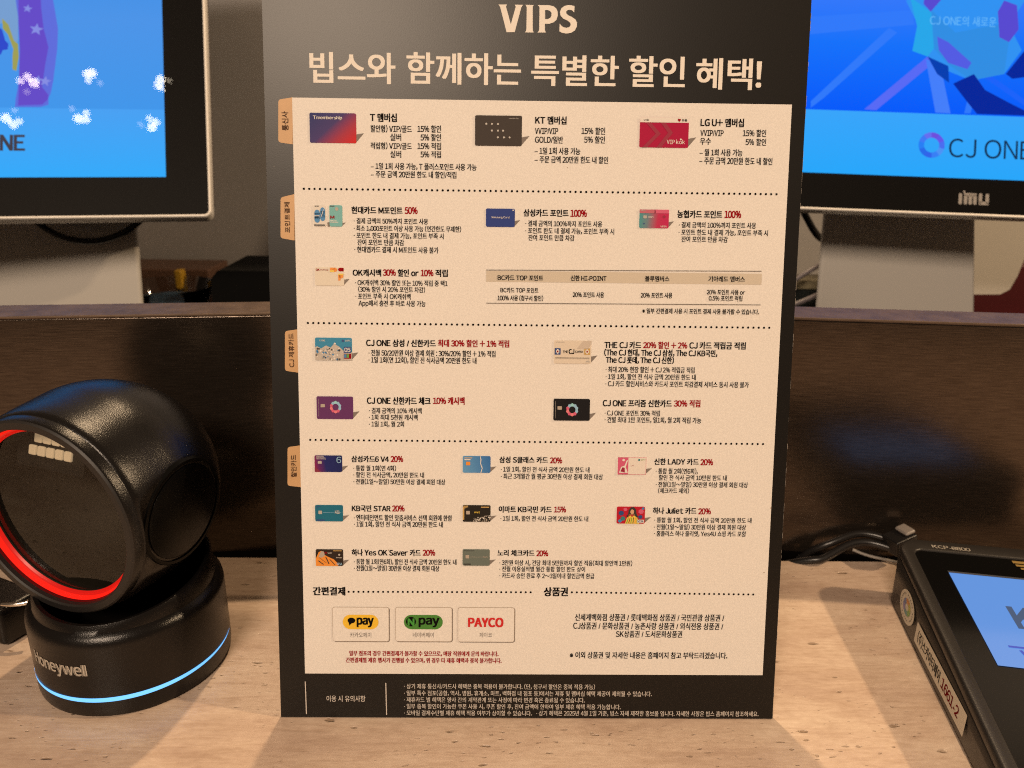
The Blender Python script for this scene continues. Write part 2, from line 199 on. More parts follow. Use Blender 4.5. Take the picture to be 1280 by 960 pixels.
def put_text(mb, s, m, u0, u1, v0, v1, y, bold=0.012, rot=False, S=0.001, mode='hangul'):
    v, f = glyphs(s, bold)
    if not v: return
    ax = min(p[0] for p in v); bx = max(p[0] for p in v)
    if mode == 'hangul': lo, hi = -0.078, 0.834
    elif mode == 'cap': lo, hi = -0.01, 0.745
    else: lo = min(p[1] for p in v); hi = max(p[1] for p in v)
    out = []
    for p in v:
        a = (p[0] - ax) / (bx - ax); b = (p[1] - lo) / (hi - lo)
        if rot: x = u1 - b * (u1 - u0); z = v0 + a * (v1 - v0)
        else: x = u0 + a * (u1 - u0); z = v0 + b * (v1 - v0)
        out.append((x * S, y, z * S))
    su = (v1 - v0 if not rot else u1 - u0) / (hi - lo) * S          # metres per em
    fs = []
    for q in f:
        a, b, c = (Vector(out[i]) for i in q[:3])
        n = (b - a).cross(c - a)
        fs.append(list(q) if n.y < 0 else list(q)[::-1])
    # stroke weight: the same outline laid again a hair to each side
    d = max(bold, 0) * su
    if d < 1e-6: mb.add(out, fs, m)
    else:
        dd = ((0, 0), (-d, -d*.6), (d, -d*.6), (-d, d*.6), (d, d*.6), (-d, 0), (d, 0)) if bold > 0.026 else ((-d, -d*.5), (d, -d*.5), (-d, d*.5), (d, d*.5)) if bold > 0.012 else ((-d, 0), (d, 0))
        # (copies a few microns apart in depth, so that no two faces share a plane)
        for i, (a, b) in enumerate(dd): mb.add([(x + a, yy - i * 2.5e-6, z + b) for x, yy, z in out], fs, m)

def tube(name, pts, r, m, parent=None, cyc=False, res=5):
    c = bpy.data.curves.new(name, 'CURVE'); c.dimensions = '3D'; c.bevel_depth = r; c.bevel_resolution = 4; c.resolution_u = 10
    s = c.splines.new('NURBS'); s.points.add(len(pts) - 1)
    for q, p in zip(s.points, pts): q.co = (*p, 1)
    s.order_u = 4; s.use_endpoint_u = True; s.use_cyclic_u = cyc
    c.use_fill_caps = True
    o = bpy.data.objects.new(name, c); COL.objects.link(o)
    dg = bpy.context.evaluated_depsgraph_get(); me = bpy.data.meshes.new_from_object(o.evaluated_get(dg))
    bpy.data.objects.remove(o); bpy.data.curves.remove(c)
    me.name = name; me.materials.clear(); me.materials.append(m)
    for p in me.polygons: p.use_smooth = True
    return link(name, me, parent)

def lathe(prof, n, m, name, parent=None, axis='z', smooth=True, fn=None, auto=35):
    'prof: list of (radius, height); revolve about z'
    vs = []; fs = []
    for k in range(n):
        a = 2 * math.pi * k / n
        for (r, z) in prof:
            if fn: r, z = fn(r, z, a)
            vs.append((r * math.cos(a), r * math.sin(a), z))
    L = len(prof)
    for k in range(n):
        for i in range(L - 1):
            a = k * L + i; b = ((k + 1) % n) * L + i
            fs.append((a, b, b + 1, a + 1))
    if axis == 'y':  # axis z -> -y  (front of the thing looks to -y)
        vs = [(x, -z, y) for x, y, z in vs]
    me = bpy.data.meshes.new(name); me.from_pydata(vs, [], fs); me.materials.append(m)
    for p in me.polygons: p.use_smooth = smooth
    me.update()
    bm = bmesh.new(); bm.from_mesh(me); bmesh.ops.remove_doubles(bm, verts=bm.verts[:], dist=1e-6)
    for e in bm.edges:
        if len(e.link_faces) == 2 and e.calc_face_angle(0) > math.radians(auto): e.smooth = False
    bmesh.ops.recalc_face_normals(bm, faces=bm.faces[:])
    bm.to_mesh(me); bm.free()
    return link(name, me, parent)

# ------------------------------------------------------------------ materials
def travertine():
    m = bpy.data.materials.new('travertine'); m.use_nodes = True; nt = m.node_tree; N = nt.nodes; L = nt.links
    b = N['Principled BSDF']; b.inputs['Roughness'].default_value = 0.30; b.inputs['Specular IOR Level'].default_value = 0.45
    tc = N.new('ShaderNodeTexCoord')
    mp = N.new('ShaderNodeMapping'); mp.inputs['Scale'].default_value = (1.0, 2.6, 1.0); mp.inputs['Rotation'].default_value = (0, 0, math.radians(3))
    L.new(tc.outputs['Object'], mp.inputs['Vector'])
    n1 = N.new('ShaderNodeTexNoise'); n1.inputs['Scale'].default_value = 14; n1.inputs['Detail'].default_value = 8; n1.inputs['Roughness'].default_value = 0.62; n1.inputs['Distortion'].default_value = 0.9
    L.new(mp.outputs[0], n1.inputs['Vector'])
    r1 = N.new('ShaderNodeValToRGB'); e = r1.color_ramp.elements
    e[0].position = 0.28; e[0].color = (0.50, 0.365, 0.285, 1); e[1].position = 0.72; e[1].color = (0.73, 0.59, 0.47, 1)
    x = e.new(0.48); x.color = (0.63, 0.485, 0.38, 1)
    L.new(n1.outputs['Fac'], r1.inputs['Fac'])
    # thin darker veins
    mp2 = N.new('ShaderNodeMapping'); mp2.inputs['Scale'].default_value = (1.0, 9.0, 1.0); L.new(tc.outputs['Object'], mp2.inputs['Vector'])
    n2 = N.new('ShaderNodeTexNoise'); n2.inputs['Scale'].default_value = 30; n2.inputs['Detail'].default_value = 6; n2.inputs['Distortion'].default_value = 1.6
    L.new(mp2.outputs[0], n2.inputs['Vector'])
    r2 = N.new('ShaderNodeValToRGB'); r2.color_ramp.elements[0].position = 0.30; r2.color_ramp.elements[0].color = (0.78, 0.73, 0.68, 1)
    r2.color_ramp.elements[1].position = 0.56; r2.color_ramp.elements[1].color = (1, 1, 1, 1)
    L.new(n2.outputs['Fac'], r2.inputs['Fac'])
    mx = N.new('ShaderNodeMix'); mx.data_type = 'RGBA'; mx.blend_type = 'MULTIPLY'; mx.inputs[0].default_value = 0.5
    L.new(r1.outputs['Color'], mx.inputs[6]); L.new(r2.outputs['Color'], mx.inputs[7])
    # open pits, longer along the bedding
    mp3 = N.new('ShaderNodeMapping'); mp3.inputs['Scale'].default_value = (1.0, 2.6, 1.0); L.new(tc.outputs['Object'], mp3.inputs['Vector'])
    nd = N.new('ShaderNodeTexNoise'); nd.inputs['Scale'].default_value = 160; nd.inputs['Detail'].default_value = 3; L.new(mp3.outputs[0], nd.inputs['Vector'])
    ad = N.new('ShaderNodeVectorMath'); ad.operation = 'MULTIPLY_ADD'; ad.inputs[1].default_value = (0.007, 0.007, 0.007)
    L.new(nd.outputs['Color'], ad.inputs[0]); L.new(mp3.outputs[0], ad.inputs[2])
    vo = N.new('ShaderNodeTexVoronoi'); vo.inputs['Scale'].default_value = 75; vo.inputs['Randomness'].default_value = 1; L.new(ad.outputs[0], vo.inputs['Vector'])
    wn = N.new('ShaderNodeMath'); wn.operation = 'SUBTRACT'; sp = N.new('ShaderNodeSeparateColor'); L.new(vo.outputs['Color'], sp.inputs[0])
    # radius of the pit in each cell: most cells none
    mr = N.new('ShaderNodeMapRange'); mr.inputs['From Min'].default_value = 0.66; mr.inputs['From Max'].default_value = 1.0; mr.inputs['To Min'].default_value = 0.0; mr.inputs['To Max'].default_value = 0.26
    L.new(sp.outputs[0], mr.inputs['Value'])
    L.new(mr.outputs[0], wn.inputs[0]); L.new(vo.outputs['Distance'], wn.inputs[1])
    pit = N.new('ShaderNodeMapRange'); pit.inputs['From Min'].default_value = -0.01; pit.inputs['From Max'].default_value = 0.09; L.new(wn.outputs[0], pit.inputs['Value'])
    vo2 = N.new('ShaderNodeTexVoronoi'); vo2.inputs['Scale'].default_value = 260; L.new(ad.outputs[0], vo2.inputs['Vector'])
    sp2 = N.new('ShaderNodeSeparateColor'); L.new(vo2.outputs['Color'], sp2.inputs[0])
    mr2 = N.new('ShaderNodeMapRange'); mr2.inputs['From Min'].default_value = 0.70; mr2.inputs['From Max'].default_value = 1.0; mr2.inputs['To Max'].default_value = 0.36; L.new(sp2.outputs[0], mr2.inputs['Value'])
    w2 = N.new('ShaderNodeMath'); w2.operation = 'SUBTRACT'; L.new(mr2.outputs[0], w2.inputs[0]); L.new(vo2.outputs['Distance'], w2.inputs[1])
    p2 = N.new('ShaderNodeMapRange'); p2.inputs['From Min'].default_value = -0.02; p2.inputs['From Max'].default_value = 0.12; p2.inputs['To Max'].default_value = 0.75; L.new(w2.outputs[0], p2.inputs['Value'])
    # pits gather in bands
    nb = N.new('ShaderNodeTexNoise'); nb.inputs['Scale'].default_value = 11; nb.inputs['Detail'].default_value = 3; L.new(mp.outputs[0], nb.inputs['Vector'])
    mb_ = N.new('ShaderNodeMapRange'); mb_.inputs['From Min'].default_value = 0.44; mb_.inputs['From Max'].default_value = 0.60; L.new(nb.outputs['Fac'], mb_.inputs['Value'])
    pm = N.new('ShaderNodeMath'); pm.operation = 'MULTIPLY'; L.new(p2.outputs[0], pm.inputs[0]); L.new(mb_.outputs[0], pm.inputs[1])
    px_ = N.new('ShaderNodeMath'); px_.operation = 'MAXIMUM'; L.new(pit.outputs[0], px_.inputs[0]); L.new(pm.outputs[0], px_.inputs[1]); pit = px_
    nf = N.new('ShaderNodeTexNoise'); nf.inputs['Scale'].default_value = 190; nf.inputs['Detail'].default_value = 6; nf.inputs['Roughness'].default_value = .7; L.new(mp3.outputs[0], nf.inputs['Vector'])
    rf_ = N.new('ShaderNodeValToRGB'); rf_.color_ramp.elements[0].position = .32; rf_.color_ramp.elements[0].color = (.66,.60,.55,1); rf_.color_ramp.elements[1].position = .62; rf_.color_ramp.elements[1].color = (1,1,1,1); L.new(nf.outputs['Fac'], rf_.inputs['Fac'])
    mf = N.new('ShaderNodeMix'); mf.data_type = 'RGBA'; mf.blend_type = 'MULTIPLY'; mf.inputs[0].default_value = .45; L.new(mx.outputs[2], mf.inputs[6]); L.new(rf_.outputs['Color'], mf.inputs[7]); mx = mf
    mx2 = N.new('ShaderNodeMix'); mx2.data_type = 'RGBA'; mx2.blend_type = 'MIX'; L.new(mx.outputs[2], mx2.inputs[6]); mx2.inputs[7].default_value = (0.20, 0.125, 0.07, 1)
    pf = N.new('ShaderNodeMath'); pf.operation = 'MULTIPLY'; pf.inputs[1].default_value = 0.62; L.new(pit.outputs[0], pf.inputs[0]); L.new(pf.outputs[0], mx2.inputs[0])
    L.new(mx2.outputs[2], b.inputs['Base Color'])
    bp = N.new('ShaderNodeBump'); bp.invert = True; bp.inputs['Strength'].default_value = 0.7; bp.inputs['Distance'].default_value = 0.0009
    L.new(pit.outputs[0], bp.inputs['Height'])
    bp2 = N.new('ShaderNodeBump'); bp2.inputs['Strength'].default_value = 0.25; bp2.inputs['Distance'].default_value = 0.0006; L.new(n2.outputs['Fac'], bp2.inputs['Height']); L.new(bp.outputs[0], bp2.inputs['Normal'])
    L.new(bp2.outputs['Normal'], b.inputs['Normal'])
    return m

def brushed(name, c0, c1, rough, metal=0.85):
    m = bpy.data.materials.new(name); m.use_nodes = True; nt = m.node_tree; N = nt.nodes; L = nt.links
    b = N['Principled BSDF']; b.inputs['Metallic'].default_value = metal
    tc = N.new('ShaderNodeTexCoord'); mp = N.new('ShaderNodeMapping'); mp.inputs['Scale'].default_value = (1.0, 1.0, 22.0); L.new(tc.outputs['Object'], mp.inputs['Vector'])
    n = N.new('ShaderNodeTexNoise'); n.inputs['Scale'].default_value = 75; n.inputs['Detail'].default_value = 7; n.inputs['Roughness'].default_value = 0.7; L.new(mp.outputs[0], n.inputs['Vector'])
    n3 = N.new('ShaderNodeTexNoise'); n3.inputs['Scale'].default_value = 9; n3.inputs['Detail'].default_value = 4; L.new(tc.outputs['Object'], n3.inputs['Vector'])
    r = N.new('ShaderNodeValToRGB'); r.color_ramp.elements[0].position = 0.36; r.color_ramp.elements[0].color = (*c0, 1); r.color_ramp.elements[1].position = 0.66; r.color_ramp.elements[1].color = (*c1, 1)
    L.new(n.outputs['Fac'], r.inputs['Fac']); L.new(r.outputs['Color'], b.inputs['Base Color'])
    mr = N.new('ShaderNodeMapRange'); mr.inputs['To Min'].default_value = rough * 0.75; mr.inputs['To Max'].default_value = rough * 1.3; L.new(n3.outputs['Fac'], mr.inputs['Value']); L.new(mr.outputs[0], b.inputs['Roughness'])
    bp = N.new('ShaderNodeBump'); bp.inputs['Strength'].default_value = 0.12; bp.inputs['Distance'].default_value = 0.0003; L.new(n.outputs['Fac'], bp.inputs['Height']); L.new(bp.outputs[0], b.inputs['Normal'])
    return m

def paper(name, col, rough, spec, fleck):
    'slightly grained print with a few specks of dirt'
    m = bpy.data.materials.new(name); m.use_nodes = True; nt = m.node_tree; N = nt.nodes; L = nt.links
    b = N['Principled BSDF']; b.inputs['Roughness'].default_value = rough; b.inputs['Specular IOR Level'].default_value = spec
    tc = N.new('ShaderNodeTexCoord')
    n = N.new('ShaderNodeTexNoise'); n.inputs['Scale'].default_value = 1500; n.inputs['Detail'].default_value = 2; L.new(tc.outputs['Object'], n.inputs['Vector'])
    r = N.new('ShaderNodeValToRGB'); r.color_ramp.elements[0].position = 0.3; r.color_ramp.elements[1].position = 0.7
    r.color_ramp.elements[0].color = (*[c * 0.94 for c in col], 1); r.color_ramp.elements[1].color = (*[min(1, c * 1.05) for c in col], 1)
    L.new(n.outputs['Fac'], r.inputs['Fac'])
    vo = N.new('ShaderNodeTexVoronoi'); vo.inputs['Scale'].default_value = 70; L.new(tc.outputs['Object'], vo.inputs['Vector'])
    sp = N.new('ShaderNodeSeparateColor'); L.new(vo.outputs['Color'], sp.inputs[0])
    mr = N.new('ShaderNodeMapRange'); mr.inputs['From Min'].default_value = 0.62; mr.inputs['From Max'].default_value = 1.0; mr.inputs['To Max'].default_value = 0.032; L.new(sp.outputs[0], mr.inputs['Value'])
    lt = N.new('ShaderNodeMath'); lt.operation = 'LESS_THAN'; L.new(vo.outputs['Distance'], lt.inputs[0]); L.new(mr.outputs[0], lt.inputs[1])
    mx = N.new('ShaderNodeMix'); mx.data_type = 'RGBA'; L.new(lt.outputs[0], mx.inputs[0]); L.new(r.outputs['Color'], mx.inputs[6]); mx.inputs[7].default_value = (*fleck, 1)
    L.new(mx.outputs[2], b.inputs['Base Color'])
    bp = N.new('ShaderNodeBump'); bp.inputs['Strength'].default_value = 0.14; bp.inputs['Distance'].default_value = 0.0001
    n2 = N.new('ShaderNodeTexNoise'); n2.inputs['Scale'].default_value = 1900; n2.inputs['Detail'].default_value = 2; L.new(tc.outputs['Object'], n2.inputs['Vector'])
    L.new(n2.outputs['Fac'], bp.inputs['Height']); L.new(bp.outputs[0], b.inputs['Normal'])
    return m

def glass(name, rough, tint, ior=1.5):
    m = bpy.data.materials.new(name); m.use_nodes = True; nt = m.node_tree; N = nt.nodes; L = nt.links
    N.remove(N['Principled BSDF'])
    t = N.new('ShaderNodeBsdfTransparent'); t.inputs[0].default_value = (*tint, 1)
    g = N.new('ShaderNodeBsdfGlossy'); g.inputs['Roughness'].default_value = rough
    fr = N.new('ShaderNodeFresnel'); fr.inputs[0].default_value = ior
    mx = N.new('ShaderNodeMixShader'); L.new(fr.outputs[0], mx.inputs[0]); L.new(t.outputs[0], mx.inputs[1]); L.new(g.outputs[0], mx.inputs[2])
    L.new(mx.outputs[0], N['Material Output'].inputs[0])
    return m

def glow(name, col, s=1.0):
    return mat(name, (0.0, 0.0, 0.0), 0.6, emit=col, estr=s, spec=0.0)

M_STONE = travertine()
M_BRONZE = brushed('brushed_bronze_metal', (0.060, 0.046, 0.037), (0.120, 0.096, 0.078), 0.17)
M_CAP = brushed('bronze_cap_metal', (0.085, 0.055, 0.036), (0.15, 0.10, 0.066), 0.55, 0.35)
M_BOARD = paper('black_print', (0.0050, 0.0042, 0.0036), 0.385, 0.42, (0.10, 0.09, 0.08))
M_PAPER = paper('offwhite_print', (0.78, 0.745, 0.70), 0.62, 0.25, (0.30, 0.22, 0.16))
M_CORE = mat('foam_core', (0.30, 0.27, 0.24), 0.8, noise=0.35, nscale=500)
M_INK = mat('black_ink', (0.006, 0.005, 0.005), 0.8, spec=0.05)
M_RED = mat('red_ink', (0.30, 0.005, 0.010), 0.8, spec=0.05)
M_WHITE = mat('cream_ink', (0.80, 0.75, 0.68), 0.6, spec=0.25)
M_FOOT = mat('footer_ink', (0.62, 0.57, 0.52), 0.6, spec=0.25)
M_BROWN = mat('brown_ink', (0.055, 0.024, 0.012), 0.7, spec=0.2)
M_GREY = mat('grey_ink', (0.16, 0.14, 0.125), 0.7, spec=0.2)
M_SHADE = mat('printed_grey', (0.22, 0.19, 0.17), 0.7, spec=0.2)
M_TAB = mat('tan_print', (0.56, 0.345, 0.17), 0.5, spec=0.4, noise=0.10, nscale=60)
M_BLACKP = mat('black_plastic', (0.006, 0.0052, 0.0050), 0.25, spec=0.36, bump=0.28, bscale=2300)
M_BLACKG = mat('gloss_black', (0.003, 0.003, 0.003), 0.16, spec=0.3)
M_BLACKM = mat('matte_black', (0.006, 0.009, 0.009), 0.6, spec=0.3)
M_RUBBER = mat('black_rubber', (0.017, 0.015, 0.014), 0.48, spec=0.4)
M_SILVER = mat('champagne_metal', (0.88, 0.84, 0.78), 0.35, metal=0.05)
M_WHITEP = mat('white_plastic', (0.66, 0.63, 0.58), 0.4)
M_CABLE = mat('cable_black', (0.012, 0.011, 0.011), 0.3)
INK = {'ink': M_INK, 'red': M_RED, 'white': M_WHITE, 'brown': M_BROWN, 'grey': M_GREY, 'green': mat('green_ink', (0.045, 0.30, 0.035), 0.6)}

# ------------------------------------------------------------------ the setting: counter top, rear shelf, back wall
mb = MB(); mb.box((-0.75, -0.45, -0.035), (0.75, 0.1275, 0.0), M_STONE)
o = mb.build('counter_top', bevel=0.0016, seg=3); tag(o, 'beige travertine counter top with open pits and streaks', None, kind='structure')
mb = MB(); mb.box((-1.2, 0.1290, -0.060), (1.2, 1.2, -0.045), mat('gap_shade_black', (0.002, 0.0017, 0.0015), 0.9, spec=0.0))  # near-black colour stands in for the shade deep in the slot behind the counter
o = mb.build('rear_shelf'); tag(o, 'shelf behind the counter, coloured near black for the shade in the gap', None, kind='structure')
mb = MB(); mb.box((-1.6, 0.62, -0.045), (1.6, 0.64, 1.1), mat('greybrown_wall', (0.50, 0.49, 0.50), 0.45, noise=0.12, nscale=5, spec=0.6))
o = mb.build('back_wall'); tag(o, 'plain grey-brown wall behind the monitors', None, kind='structure')

# partition: two folded bronze sheets meeting behind the board
pt = empty('counter_partition', (0, 0.1505, 0))
tag(pt, 'brushed dark bronze partition along the back of the counter', 'partition')
for sgn, slope in ((-1, 0.111), (1, 0.090)):
    a = math.atan(slope) * (-sgn)          # both wings come towards the viewer
    w = MB(); Lw = 0.62
    x0, x1 = (-Lw, 0.0) if sgn < 0 else (0.0004, Lw)
    w.box((x0, 0, 0.0005), (x1, 0.024, 0.1420), M_BRONZE)
    p = w.build('metal_panel', pt, bevel=0.0007, seg=2); p.rotation_euler = (0, 0, a)
    w = MB(); w.box((x0, -0.0004, 0.1420), (x1, 0.0262, 0.1436), M_CAP)
    p = w.build('top_cap', pt, bevel=0.0005, seg=3); p.rotation_euler = (0, 0, a)

# ------------------------------------------------------------------ the sign board
LEAN = math.radians(12)
sign = empty('sign_board', (0, 0, 0.0004), (-LEAN, 0, 0))
tag(sign, 'tall black discount notice board with cream panel of Korean text', 'sign')
HB = 297.0
mb = MB()
bxl = [(-105, 0), (105, 0), (105, HB), (-105, HB)]
mb.slab(bxl, M_BOARD, 0.0, 0.0028)
mb.add([(-0.105, 0.0028, 0), (0.105, 0.0028, 0), (0.105, 0.0028, HB/1000), (-0.105, 0.0028, HB/1000)], [(0, 3, 2, 1)], M_BOARD)
o = mb.build('board', sign)
# right cut edge where the pale core shows in chips
mb = MB(); z = 0.0
while z < HB - 3:
    h = random.uniform(1.0, 4.5)
    if random.random() < 0.72:
        wd = random.uniform(0.08, 0.24)
        mb.box((0.105, 0.0002, z/1000), (0.105 + wd/1000, 0.0024, (z + h)/1000), M_CORE)
    z += h + random.uniform(0.1, 1.0)
mb.build('cut_edge', sign)
# folding easel at the back
mb = MB(); mb.box((-0.05, 0.0030, 0.03), (0.05, 0.0046, 0.20), M_BOARD)
mb.build('easel_plate', sign)
mb = MB(); mb.add([(-0.03, 0.005, 0.19), (0.03, 0.005, 0.19), (0.045, 0.085, 0.0195), (-0.045, 0.085, 0.0195), (-0.03, 0.0066, 0.191), (0.03, 0.0066, 0.191), (0.045, 0.0868, 0.0205), (-0.045, 0.0868, 0.0205)],
    [(0,1,2,3),(4,7,6,5),(0,4,5,1),(1,5,6,2),(2,6,7,3),(3,7,4,0)], M_BOARD)
mb.build('easel_leg', sign)
# cream panel
mb = MB(); mb.slab(BD['panel'], M_PAPER, -0.00012, 0.0)
panel = mb.build('cream_panel', sign)
Y1, Y2, Y3, Y4, Y5 = -0.00020, -0.00026, -0.00034, -0.00042, -0.00050
# brand and title
mb = MB()
for pl in BD['vips']: mb.flat(pl, M_WHITE, -0.00012)
mb.flat(BD['phole'], M_BOARD, -0.00018)
mb.build('brand_lettering', sign)
for t in BD['title']:
    mb = MB(); put_text(mb, t[0], M_WHITE, t[2], t[3], t[4], t[5], -0.00012, 0.022)
    mb.build('title_word', sign)
# dotted rules
mb = MB()
for (a, b, n) in BD['dots']:
    for k in range(n):
        q = k / (n - 1); mb.flat(disc(a[0] + (b[0]-a[0])*q, a[1] + (b[1]-a[1])*q, 0.46, n=8), M_INK, Y1)
mb.build('dotted_rule', sign)['kind'] = 'stuff'
# tabs
for t in BD['tabs']:
    p = t['pts']
    def rc(A_, B_, C_, d=1.1):
        A_, B_, C_ = (Vector(q) for q in (A_, B_, C_)); a = B_ + (A_-B_).normalized()*d; c = B_ + (C_-B_).normalized()*d
        return [tuple((1-k)**2*a + 2*k*(1-k)*B_ + k*k*c) for k in (0, .25, .5, .75, 1)]
    pts = rc(p[1], p[0], p[3]) + rc(p[0], p[3], p[2]) + [p[2], p[1]]
    mb = MB(); mb.slab(pts, M_TAB, -0.00010, 0.0); tb = mb.build('side_tab', sign)
    mb = MB(); s, c, u0, v0, u1, v1 = t['text']; put_text(mb, s, M_BROWN, u0, u1, v0, v1, -0.00018, 0.024, rot=True)
    mb.build('tab_lettering', tb)
# table
tb = BD['tbl']; mb = MB(); u0, v0, u1, v1 = tb['band']
mb.flat([(u0, v0), (u1, v0), (u1, v1), (u0, v1)], mat('band_ink', (0.60, 0.535, 0.44), 0.65, spec=0.2), Y1)
for a, b in tb['lines']: mb.flat([(a[0], a[1]-.14), (b[0], b[1]-.14), (b[0], b[1]+.14), (a[0], a[1]+.14)], M_GREY, Y2)
for t in BD['table']: put_text(mb, t[0], INK[t[1]], t[2], t[3], t[4], t[5], Y3, 0.016 + 0.012*t[6])
mb.build('points_table', sign)
def block(name, texts, parent, y=Y1, base=0.022, inkmap=None):
    mb = MB()
    for t in texts:
        put_text(mb, t[0], (inkmap or INK)[t[1]], t[2], t[3], t[4], t[5], y, base + 0.013 * t[6])
    return mb.build(name, parent)
block('voucher_text', BD['voucher'], sign)
block('payment_text', BD['paytext'], sign)
block('footer_text', BD['foot'], sign, y=-0.00012, base=0.008, inkmap={'white': M_FOOT})
for a, b in BD['bars']:
    mb = MB(); mb.flat([(a[0]-.2, a[1]), (b[0]-.2, b[1]), (b[0]+.2, b[1]), (a[0]+.2, a[1])], M_FOOT, -0.00012)
    mb.build('footer_bar', sign)
for it in BD['items']: block('offer_text', it['text'], sign)
# cards
def cm(name, c): return mat('card_' + name, c, 0.6, spec=0.15)
CC = {'T': (.045,.05,.16), 'KT': (.055,.045,.04), 'LG': (.40,.008,.055), 'HD': (.72,.68,.62), 'HD2': (.20,.47,.47), 'SS': (.03,.055,.24), 'NH': (.10,.30,.33),
 'OK': (.74,.68,.58), 'CS': (.05,.26,.44), 'CJ': (.70,.62,.52), 'CP': (.125,.035,.135), 'CB': (.010,.009,.011), 'S6': (.018,.022,.13), 'SC': (.08,.25,.52), 'LA': (.76,.70,.64),
 'KS': (.015,.15,.24), 'EM': (.02,.017,.014), 'JU': (.48,.012,.03), 'YO': (.03,.02,.015), 'NR': (.14,.17,.15)}
def gradmat(name, stops, vec, lo, hi, noise=0.0):
    'printed gradient across a card, in board coordinates'
    m = bpy.data.materials.new('card_' + name); m.use_nodes = True; nt = m.node_tree; N = nt.nodes; L = nt.links
    b = N['Principled BSDF']; b.inputs['Roughness'].default_value = 0.6; b.inputs['Specular IOR Level'].default_value = 0.15
    tc = N.new('ShaderNodeTexCoord'); dp = N.new('ShaderNodeVectorMath'); dp.operation = 'DOT_PRODUCT'; dp.inputs[1].default_value = vec
    L.new(tc.outputs['Object'], dp.inputs[0])
    mr = N.new('ShaderNodeMapRange'); mr.inputs['From Min'].default_value = lo; mr.inputs['From Max'].default_value = hi; L.new(dp.outputs['Value'], mr.inputs['Value'])
    r = N.new('ShaderNodeValToRGB'); r.color_ramp.elements[0].color = (*stops[0][1], 1); r.color_ramp.elements[0].position = stops[0][0]
    r.color_ramp.elements[1].color = (*stops[-1][1], 1); r.color_ramp.elements[1].position = stops[-1][0]
    for p, c in stops[1:-1]: e = r.color_ramp.elements.new(p); e.color = (*c, 1)
    L.new(mr.outputs[0], r.inputs['Fac']); L.new(r.outputs['Color'], b.inputs['Base Color'])
    return m
CR = BD['cards']
def dotrange(k, vec):
    u0, v0, u1, v1 = CR[k]; q = [(x*vec[0] + z*vec[2])/1000 for x in (u0, u1) for z in (v0, v1)]
    return min(q), max(q)
GR = {}
for k, vec, st in (('T', (1, 0, -1.1), [(0, (.035,.045,.16)), (.45, (.07,.05,.17)), (.72, (.38,.04,.07)), (1, (.62,.02,.015))]),
                   ('NH', (1, 0, -.1), [(0, (.06,.32,.34)), (.3, (.16,.22,.26)), (.62, (.50,.035,.10)), (1, (.52,.02,.10))]),
                   ('S6', (1, 0, .2), [(0, (.33,.02,.07)), (.16, (.13,.02,.12)), (.4, (.018,.022,.14)), (1, (.014,.02,.11))]),
                   ('SC', (1, 0, .3), [(0, (.13,.34,.60)), (1, (.035,.15,.42))])):
    lo, hi = dotrange(k, vec); GR[k] = gradmat(k, st, vec, lo, hi)
cards = {}
for k, (u0, v0, u1, v1) in CR.items():
    mb = MB(); r = 0.55
    mb.slab(rrect(u0, v0, u1, v1, r, 3), GR.get(k) or cm(k, CC[k]), Y3, -0.00012)
    cards[k] = mb.build('card_picture', sign)
    if k != 'HD':   # printed grey triangle beside the foot of each card
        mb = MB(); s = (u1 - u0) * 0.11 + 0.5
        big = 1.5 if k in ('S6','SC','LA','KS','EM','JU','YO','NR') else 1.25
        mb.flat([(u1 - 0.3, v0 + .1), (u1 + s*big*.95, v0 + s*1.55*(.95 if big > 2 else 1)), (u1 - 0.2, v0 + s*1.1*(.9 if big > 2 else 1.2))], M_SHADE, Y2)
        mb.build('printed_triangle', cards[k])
def art(k, fn):
    u0, v0, u1, v1 = CR[k]; w, h = u1-u0, v1-v0; mb = MB()
    def P(pts, m, y=Y4): mb.flat([(u0 + p[0]*w, v0 + p[1]*h) for p in pts], m, y)
    def Tx(s, m, x0, x1, y0, y1, bold=0.01, y=Y5, mode='fit'): put_text(mb, s, m, u0+x0*w, u0+x1*w, v0+y0*h, v0+y1*h, y, bold, mode=mode)
    fn(P, Tx, mb, u0, v0, w, h)
    mb.build('card_print', cards[k])
def rc4(x0, y0, x1, y1): return [(x0,y0),(x1,y0),(x1,y1),(x0,y1)]
PW = mat('print_white', (.75,.71,.66), .5); PS = mat('print_silver', (.45,.42,.38), .4); PO = mat('print_orange', (.80,.28,.03), .5); PB = mat('print_blue', (.04,.22,.48), .5)
PD = mat('print_dark', (.03,.027,.025), .5); PP = mat('print_pink', (.62,.10,.20), .5); PG = mat('print_gold', (.55,.36,.12), .45); PT = mat('print_teal', (.03,.20,.22), .5)
PN = mat('print_navy', (.02,.06,.22), .5); PY = mat('print_yellow', (.80,.58,.08), .5); PV = mat('print_lightblue', (.28,.50,.70), .5); PC = mat('print_crimson', (.30,.006,.04), .5); PK = mat('print_khaki', (.42,.36,.30), .5); PGR = mat('print_green', (.10,.33,.06), .5)
art('T', lambda P,Tx,mb,u,v,w,h: (Tx('T', PW, .08, .14, .79, .90, .03), Tx('membership', PW, .155, .70, .76, .90, .02)))
def f(P,Tx,mb,u,v,w,h):
    for (x,y) in ((.24,.72),(.36,.72),(.49,.72),(.36,.5),(.49,.5),(.60,.5),(.49,.28),(.62,.28),(.74,.28)):
        P(disc(x, y, .022, .034, n=8), PS)
    Tx('membership', PS, .72, .93, .88, .93)
art('KT', f)
